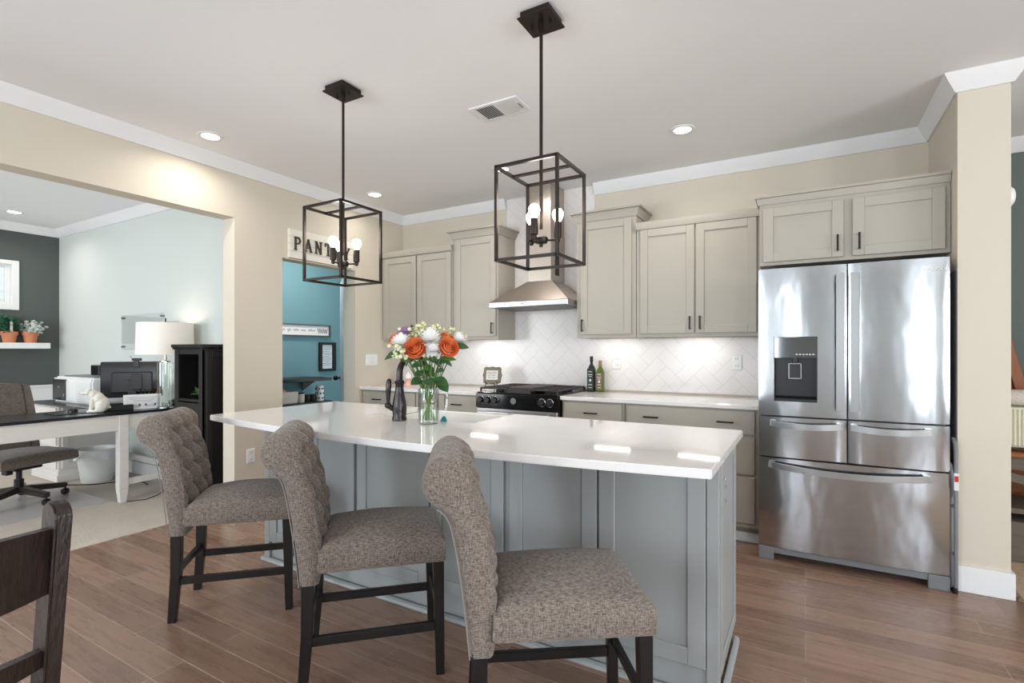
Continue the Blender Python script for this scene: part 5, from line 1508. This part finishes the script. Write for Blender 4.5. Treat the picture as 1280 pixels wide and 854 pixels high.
# plaque, mouse, pad, keyboard
t = T('desk_plaque', 'white framed plaque with two line drawings at the desk edge', 'plaque', (-5.02, 2.26, DZ), math.radians(71), local=True)
tilt = Matrix.Rotation(math.radians(-8), 4, 'X')
t.part('board', MB().box(-0.135, 0.135, -0.008, 0.008, 0.0, 0.128, 0.002).xform(tilt), M['white_plastic'])
t.part('panel', MB().box(-0.118, 0.118, -0.0095, -0.0075, 0.012, 0.114).xform(tilt), M['paper'])
mk = MB()
for k, z in enumerate((0.10, 0.086, 0.074, 0.064)): mk.box(-0.10 + 0.012 * k, 0.10 - 0.012 * k, -0.0105, -0.0095, z, z + 0.0035)
t.part('printed_lines', mk.xform(tilt), M['silver'])
mk = MB()
for cx in (-0.055, 0.055):
    mk.tube([(cx - 0.035, -0.0105, 0.044), (cx - 0.035, -0.0105, 0.028), (cx, -0.0105, 0.03), (cx + 0.035, -0.0105, 0.028), (cx + 0.035, -0.0105, 0.044)], 0.0018, 6)
    for s in (-1, 1): mk.box(cx + s * 0.033 - 0.007, cx + s * 0.033 + 0.007, -0.0105, -0.0095, 0.026, 0.046)
t.part('drawing', mk.xform(tilt), M['ink'])
single('mouse_pad', MB().box(-0.13, 0.13, -0.11, 0.11, 0, 0.004, 0.001).xform(Matrix.Translation((-5.22, 1.80, DZ + 0.0003))), M['dark_plastic'], 'dark mouse pad on the black desk top', 'mouse pad')
t = T('computer_mouse', 'black computer mouse on the pad', 'mouse', (-5.22, 1.84, DZ + 0.0045), math.radians(60), local=True)
t.part('body', MB().grid(lambda u, v: (0.033 * math.cos(2 * PI * u) * math.sin(PI / 2 * v) ** 0.8, 0.056 * math.sin(2 * PI * u) * math.sin(PI / 2 * v) ** 0.8, 0.036 * math.cos(PI / 2 * v) ** 0.7), 28, 8, True), M['dark_plastic'])
t.part('wheel', MB().cyl((-0.004, 0.03, 0.030), (0.004, 0.03, 0.030), 0.009, 14), M['grey_plastic'])
t = T('succulent_pot', 'small terracotta pot with a green succulent and red pick behind the plaque', 'potted plant', (-5.12, 2.385, DZ), local=True)
t.part('pot', MB().lathe([(0, 0), (0.026, 0), (0.034, 0.06), (0.037, 0.06), (0.037, 0.075), (0.03, 0.075), (0.03, 0.06), (0, 0.058)], (0, 0, 0)), M['terracotta'])
sc2 = MB()
for k in range(11): a = 2.4 * k; leaf_mesh(sc2, Vector((0, 0, 0.06)), Vector((math.cos(a), math.sin(a), 0.9 + 0.1 * k)), 0.055, 0.009, 0.1)
t.part('leaves', sc2, M['leaf'], ang=60); t.part('pick', MB().cyl((0, 0, 0.06), (0.045, 0.03, 0.17), 0.004, 8).ball((0.045, 0.03, 0.172), 0.008), M['red'])
t = T('desk_gadget', 'round black and chrome desk gadget between plaque and lamp', 'gadget', (-4.93, 2.47, DZ), local=True)
t.part('ball', MB().ball((0, 0, 0.04), 0.036, sub=3), M['dark_plastic']); t.part('ring', MB().tube([(0.037 * math.cos(k * PI / 8) * 0.6, -0.03 - 0.004, 0.04 + 0.022 * math.sin(k * PI / 8)) for k in range(16)], 0.004, 8, closed=True), M['chrome'])

# table lamp: glass cylinder base, linen drum shade
LX, LY = -4.952, 2.41
t = T('table_lamp', 'lit table lamp with a white drum shade and glass base by the black cabinet', 'table lamp', (LX + 0.0, LY, DZ), local=True)
t.part('glass_base', MB().lathe([(0, 0.012), (0.064, 0.012), (0.064, 0.40), (0.045, 0.41), (0.058, 0.40), (0.058, 0.02), (0, 0.018)], (0, 0, 0), 32), M['glass'])
t.part('foot', MB().lathe([(0, 0), (0.066, 0), (0.066, 0.012), (0, 0.012)], (0, 0, 0), 32), M['steel_brushed'])
t.part('collar', MB().lathe([(0, 0.405), (0.04, 0.405), (0.04, 0.42), (0.012, 0.43), (0.012, 0.56), (0, 0.56)], (0, 0, 0), 24), M['steel_brushed'])
t.part('shade', MB().lathe([(0.220, 0.475), (0.214, 0.755), (0.2125, 0.755), (0.2185, 0.475)], (0, 0, 0), 48, caps=False), M['shade'])
t.part('bulb', MB().ball((0, 0, 0.60), 0.03), M['bulb'])
t.part('harp', MB().tube([(-0.03, 0, 0.55), (-0.045, 0, 0.62), (-0.03, 0, 0.74), (0, 0, 0.765), (0.03, 0, 0.74), (0.045, 0, 0.62), (0.03, 0, 0.55)], 0.002, 6).cyl((0, 0, 0.765), (0, 0, 0.80), 0.006, 10).bar((-0.225, 0, 0.765), (0.225, 0, 0.765), 0.003), M['bronze'])
l = D.lights.new('lamp_glow', 'POINT'); l.energy = 1.3; l.color = (1.0, 0.9, 0.76); l.shadow_soft_size = 0.05
o = D.objects.new('lamp_glow', l); COL.objects.link(o); o.location = (LX, LY, DZ + 0.68)

# glass board on standoffs
t = T('glass_board', 'clear glass memo board on standoffs on the pale office wall', 'memo board', (-5.84, OWY - 0.02, 1.28))
t.part('sheet', MB().box(-6.26, -5.42, OWY - 0.026, OWY - 0.020, 1.28, 1.64, 0.001), M['board_glass'])
for x in (-6.23, -5.45):
    for z in (1.31, 1.61): t.part('standoff', MB().cyl((x, OWY, z), (x, OWY - 0.034, z), 0.011, 14), M['grey_plastic'])

# tall black cabinet
BX0, BX1, BY0, BY1 = -4.50, -4.10, 2.26, 2.62
t = T('black_cabinet', 'tall narrow black cabinet with an open niche beside the office opening', 'cabinet', ((BX0 + BX1) / 2, (BY0 + BY1) / 2, 0.006))
bc = MB(); bc.box(BX0, BX0 + 0.03, BY0, BY1, 0.0065, 1.28); bc.box(BX1 - 0.03, BX1, BY0, BY1, 0.0065, 1.28); bc.box(BX0, BX1, BY1 - 0.012, BY1, 0.0065, 1.28)
bc.box(BX0 + 0.028, BX1 - 0.028, BY0 + 0.02, BY1, 0.0065, 0.09); bc.box(BX0 + 0.028, BX1 - 0.028, BY0 + 0.005, BY1, 0.86, 0.88); bc.box(BX0 + 0.028, BX1 - 0.028, BY0 + 0.005, BY1, 1.24, 1.28); bc.box(BX0 + 0.028, BX1 - 0.028, BY0 + 0.012, BY1, 0.69, 0.71)
bc.box(BX0, BX0 + 0.05, BY0 - 0.002, BY0 + 0.02, 0.0065, 1.28, 0.002); bc.box(BX1 - 0.05, BX1, BY0 - 0.002, BY0 + 0.02, 0.0065, 1.28, 0.002)
t.part('carcass', bc, M['espresso'])
tp = MB().box(BX0 - 0.02, BX1 + 0.02, BY0 - 0.02, BY1, 1.295, 1.32, 0.003)
for k in range(22): tp.box(BX0 - 0.012 + k * 0.0195, BX0 - 0.002 + k * 0.0195, BY0 - 0.012, BY0 + 0.01, 1.28, 1.295)
for k in range(18): tp.box(BX1 - 0.01, BX1 + 0.012, BY0 - 0.01 + k * 0.0195, BY0 + k * 0.0195, 1.28, 1.295)
t.part('top', tp, M['espresso'])
OB = tuple(t.e.location)
f = t.part('drawer', MB().box(BX0 + 0.055, BX1 - 0.055, BY0 - 0.004, BY0 + 0.014, 0.72, 0.85, 0.003), M['espresso']); obj('knob', MB().ball(((BX0 + BX1) / 2, BY0 - 0.016, 0.785), 0.012), M['chrome'], f, off=OB)
f = t.part('door', shaker(MB(), BX0 + 0.055, BX1 - 0.055, 0.10, 0.68, BY0 - 0.004, st=0.05, t=0.018), M['espresso']); obj('knob', MB().ball((BX1 - 0.08, BY0 - 0.016, 0.60), 0.012), M['chrome'], f, off=OB)
t.part('side_panel', shaker_x(MB(), BY0 + 0.03, BY1 - 0.02, 0.06, 1.26, BX1 + 0.008, st=0.045, tk=0.008, rec=0.004), M['espresso'])
t = T('small_plant', 'small green plant in the niche of the black cabinet', 'potted plant', (-4.265, 2.365, 0.881), local=True)
pl = MB(); rnd = random.Random(8)
for k in range(70):
    a = rnd.uniform(0, 2 * PI); e = rnd.uniform(0.2, 1.3); leaf_mesh(pl, Vector((0, 0, 0.03)) + Vector((math.cos(a), math.sin(a), 0)) * rnd.uniform(0, 0.04), Vector((math.cos(a) * math.cos(e), math.sin(a) * math.cos(e), math.sin(e))), rnd.uniform(0.05, 0.085), 0.015, 0.3)
t.part('foliage', pl, mat('bright_leaf', rgb(120, 176, 96), 0.6), ang=60); t.part('pot', MB().lathe([(0, 0), (0.035, 0), (0.045, 0.045), (0.04, 0.045), (0, 0.04)], (0, 0, 0)), M['black'])

# floating shelf with two potted plants
t = T('floating_shelf', 'white floating shelf on the charcoal office wall', 'shelf', (OWX + 0.12, 1.9, 1.292))
t.part('board', MB().box(OWX, OWX + 0.22, 1.2, 2.487, 1.292, 1.358, 0.003), M['white'])
def shelf_pot(label, y, kind):
    tt = T('potted_plant', label, 'potted plant', (OWX + 0.125, y, 1.3585), group='terracotta pots on the office shelf', local=True)
    tt.part('pot', MB().lathe([(0, 0), (0.052, 0), (0.066, 0.085), (0.074, 0.085), (0.076, 0.125), (0.066, 0.125), (0.062, 0.105), (0, 0.10)], (0, 0, 0)), M['terracotta'])
    rnd = random.Random(len(label)); fl = MB()
    for k in range(34):
        a = rnd.uniform(0, 2 * PI); e = rnd.uniform(0.35, 1.35); L_ = rnd.uniform(0.10, 0.19)
        d = Vector((math.cos(a) * math.cos(e), math.sin(a) * math.cos(e), math.sin(e)))
        fl.tube([Vector((0, 0, 0.10)), Vector((0, 0, 0.10)) + d * L_ * 0.6, Vector((0, 0, 0.10)) + d * L_ + Vector((0, 0, -0.02))], 0.0022, 5)
        for j in range(6):
            q = Vector((0, 0, 0.10)) + d * L_ * (0.35 + 0.65 * j / 5)
            if kind: fl.ball(q + Vector((rnd.uniform(-1, 1), rnd.uniform(-1, 1), rnd.uniform(-1, 1))) * 0.018, 0.018, 0.018, 0.013, 1)
            else:
                for s in (-1, 1): leaf_mesh(fl, q, d * 0.6 + Vector((rnd.uniform(-1, 1), rnd.uniform(-1, 1), rnd.uniform(-0.5, 1))), 0.07, 0.016, 0.3)
    tt.part('foliage', fl, M['frost'] if kind else M['fern'], ang=60)
    tt.part('plant_stake', MB().box(0.068, 0.072, -0.012, 0.012, 0.09, 0.235, 0.001), M['cream_fabric'])
    return tt
shelf_pot('terracotta pot with blue-green fern on the shelf, left one', 2.155, 0)
shelf_pot('terracotta pot with frosted pale foliage at the shelf end', 2.335, 1)

# power strip and cords under the desk
t = T('power_strip', 'black power strip with cords on the wall side under the desk', 'power strip', (-5.0, 2.48, 0.006))
t.part('strip', MB().box(-5.12, -4.93, 2.43, 2.47, 0.215, 0.245, 0.004).bar((-5.02, 2.45, 0.22), (-5.02, 2.45, 0.008), 0.03), M['cord'])
cb = MB(); cb.tube([(-5.03, 2.45, 0.74), (-5.05, 2.43, 0.5), (-5.0, 2.42, 0.35), (-5.04, 2.44, 0.24)], 0.004, 6)
cb.tube([(-5.4, 2.5, 0.7), (-5.32, 2.52, 0.55), (-5.4, 2.5, 0.48), (-5.34, 2.48, 0.42), (-5.42, 2.5, 0.40)], 0.003, 6)
cb.tube([(-5.02, 2.44, 0.012), (-4.9, 2.32, 0.010), (-4.84, 2.2, 0.010), (-4.92, 2.08, 0.010)], 0.0035, 6)
t.part('cord', cb, M['cord'])
single('extension_cord', MB().tube([(-6.12, 2.1, 0.011), (-6.0, 2.06, 0.011), (-5.8, 2.2, 0.011), (-5.7, 2.4, 0.011), (-5.5, 2.48, 0.011), (-5.35, 2.45, 0.011)], 0.005, 6), M['cord'], 'black cord on the carpet behind the waste bin', 'cord')
single('plug_adapter', MB().box(-5.62, -5.56, 2.42, 2.46, 0.02, 0.055, 0.004).box(-5.63, -5.55, 2.41, 2.47, 0.0065, 0.022, 0.004), M['cord'], 'black plug adapter on the carpet under the desk', 'adapter')

# ================================================================== foreground dining chair
def dchair():
    tt = T('dining_chair', 'dark rustic wooden dining chair in the lower left foreground', 'chair', (-1.50, 0.235, 0), PI / 2, local=True)
    # local: +Y faces the table (world -X), +X is world +Y
    hw = 0.19
    for s in (-1, 1):
        # rear post with rounded top, leaning back
        prof = [(-0.165, 0.44), (-0.115, 0.44), (-0.182, 0.92)]
        n = 8; top = []
        for k in range(n + 1):
            a = PI * k / n; top.append((-0.225 + 0.034 * math.cos(a) * 0.98, 0.945 + 0.032 * math.sin(a)))
        poly = [(-0.172, 0.44), (-0.106, 0.44)] + top
        tt.part('rear_post', MB().prism(poly, 'X', s * hw - 0.014, s * hw + 0.014, 0.004).bar((s * hw, -0.14, 0.45), (s * hw, -0.20, 0.0), 0.03, 0.055, 0.026, 0.04, up=(0, 1, 0), bev=0.003), M['rustic'])
        tt.part('front_leg', MB().bar((s * 0.18, 0.22, 0.44), (s * 0.18, 0.22, 0.0), 0.042, 0.042, 0.034, 0.034, up=(0, 1, 0), bev=0.003), M['rustic'])
    for z, hgt, dep in ((0.86, 0.13, 0.055), (0.66, 0.035, 0.045)):
        yb2 = -0.112 - (z - 0.44) * 0.17 - 0.022
        def slat(u, v, back=0):
            x = (-1 + 2 * u) * (hw - 0.008); return (x, yb2 - dep * (1 - (2 * u - 1) ** 2) - back - (v - 0.5) * hgt * 0.15, z + (v - 0.5) * hgt + (0.012 * (1 - (2 * u - 1) ** 2) if v > 0.5 else 0))
        mb = MB(); n = 18; b = mb.bm
        ring = [[b.verts.new(slat(i / n, v, bk)) for v, bk in ((0, 0), (1, 0), (1, 0.02), (0, 0.02))] for i in range(n + 1)]
        for i in range(n):
            for k in range(4): b.faces.new((ring[i][k], ring[i][(k + 1) % 4], ring[i + 1][(k + 1) % 4], ring[i + 1][k]))
        b.faces.new(ring[0]); b.faces.new(ring[-1][::-1]); bmesh.ops.recalc_face_normals(b, faces=b.faces[:])
        tt.part('back_slat', mb, M['rustic'])
    tt.part('seat', MB().prism([(-0.20, -0.165), (0.20, -0.165), (0.22, 0.25), (-0.22, 0.25)], 'Z', 0.435, 0.465, 0.006), M['rustic'])
    for s in (-1, 1): tt.part('stretcher', MB().bar((s * 0.185, -0.17, 0.2), (s * 0.18, 0.22, 0.2), 0.02, 0.035, bev=0.002), M['rustic'])
    return tt
dchair()

# ================================================================== dining side, right of the column
t = T('area_rug', 'tan woven rug on the dining floor right of the column', 'rug', (1.9, 2.9, 0.0))
t.part('pile', MB().box(0.955, 2.9, 1.4, 4.70, 0.001, 0.012, 0.003), M['rug'])
fg = MB(); rnd = random.Random(2)
for k in range(150):
    y = 1.42 + k * 0.0218; fg.tube([(0.958, y, 0.006), (0.945 + rnd.uniform(-0.008, 0.006), y + rnd.uniform(-0.01, 0.01), 0.003)], 0.004, 5)
fr_ = t.part('fringe', fg, M['rug']); fr_['kind'] = 'stuff'
t = T('door_chime', 'white rounded wall device on the side of the column', 'door chime', (0.911, 3.64, 2.045))
t.part('cover', MB().grid(lambda u, v: (0.911 + 0.03 * math.cos(PI / 2 * v), 3.60 + 0.055 * math.cos(2 * PI * u) * math.sin(PI / 2 * v) ** 0.6, 2.07 + 0.055 * math.sin(2 * PI * u) * math.sin(PI / 2 * v) ** 0.6), 32, 8, True), M['white_plastic'])
# console of weathered wood
KX0, KX1, KY0, KY1 = 1.0, 1.75, 4.12, 4.52
t = T('console_table', 'weathered grey wood console with an orange-brown top beyond the column', 'console table', (1.4, 4.3, 0.012))
t.part('top', MB().box(KX0 - 0.03, KX1, KY0 - 0.03, KY1, 0.64, 0.665, 0.004), M['orangewood'])
for x in (KX0 + 0.03, KX1 - 0.03):
    for y in (KY0 + 0.03, KY1 - 0.03): t.part('post', MB().box(x - 0.03, x + 0.03, y - 0.03, y + 0.03, 0.013, 0.64, 0.003), M['greywood'])
t.part('drawer_box', MB().box(KX0 + 0.005, KX1 - 0.005, KY0 + 0.005, KY1, 0.013, 0.25, 0.004), M['greywood'])
t.part('shelf', MB().box(KX0 + 0.01, KX1 - 0.01, KY0 + 0.01, KY1, 0.30, 0.33), M['greywood'])
t.part('apron', MB().box(KX0 + 0.01, KX1 - 0.01, KY0 + 0.012, KY0 + 0.03, 0.56, 0.64), M['greywood'])
t.part('brace', MB().bar((KX0 + 0.05, KY0 + 0.02, 0.52), (KX1 - 0.05, KY0 + 0.02, 0.34), 0.02, 0.05), M['greywood'])
single('serving_tray', MB().lathe([(0, 0), (0.16, 0), (0.175, 0.02), (0.165, 0.02), (0.155, 0.008), (0, 0.008)], (1.17, 4.30, 0.6655)), M['steel_brushed'], 'round grey tray on the console top beyond the column', 'tray')
t = T('storage_box', 'cream ribbed box on the console beyond the column', 'box', (1.28, 4.30, 0.69))
rb = MB().box(1.06, 1.52, 4.17, 4.44, 0.686, 0.925, 0.012)
for k in range(24): rb.cyl((1.07 + k * 0.0192, 4.168, 0.70), (1.07 + k * 0.0192, 4.168, 0.915), 0.006, 6)
t.part('shell', rb, M['cream_box']); t.part('feet', MB().box(1.09, 1.49, 4.2, 4.41, 0.674, 0.687), M['black'])
t = T('rolled_throw', 'rolled cream throw on top of the ribbed box', 'blanket', (1.28, 4.30, 0.925))
t.part('roll', MB().lathe([(0, 0), (0.045, 0.0), (0.05, 0.01), (0.052, 0.24), (0.052, 0.40), (0.045, 0.42), (0, 0.42)], (1.07, 4.30, 0.978), 24, 'X'), M['cream_fabric'])
t = T('wooden_ladder_stand', 'orange-brown wooden A-frame stand beyond the column', 'stand', (1.2, 4.63, 0.012))
for s in (-1, 1):
    t.part('rail', MB().bar((1.12 + s * 0.36, 4.66, 0.013), (1.12 + s * 0.015, 4.66, 1.50), 0.03, 0.06, up=(1, 0, 0), bev=0.003), M['orangewood'])
for z in (1.22, 0.97, 0.6, 0.3):
    w_ = 0.34 * (1 - z / 1.5) + 0.015
    t.part('rung', MB().box(1.12 - w_, 1.12 + w_, 4.645, 4.69, z - 0.015, z + 0.015, 0.002), M['orangewood'])
t.part('back_panel', MB().prism([(1.12 - 0.30, 0.2), (1.12 + 0.30, 0.2), (1.12 + 0.012, 1.45), (1.12 - 0.012, 1.45)], 'Y', 4.675, 4.69), M['orangewood'])
t = T('bead_garland', 'string of cream beads hanging on the wooden stand', 'garland', (1.10, 4.60, 1.08))
gb = MB()
for k in range(22): gb.ball((1.108 + 0.022 * math.sin(k / 21 * PI), 4.615, 1.50 - k * 0.017), 0.0105, sub=1)
t.part('beads', gb, M['cream_fabric'], ang=60)
t.part('tassel', MB().tube([(1.112, 4.615, 1.135), (1.112, 4.615, 1.05)], 0.009, 10, 0.014), M['cream_fabric'])
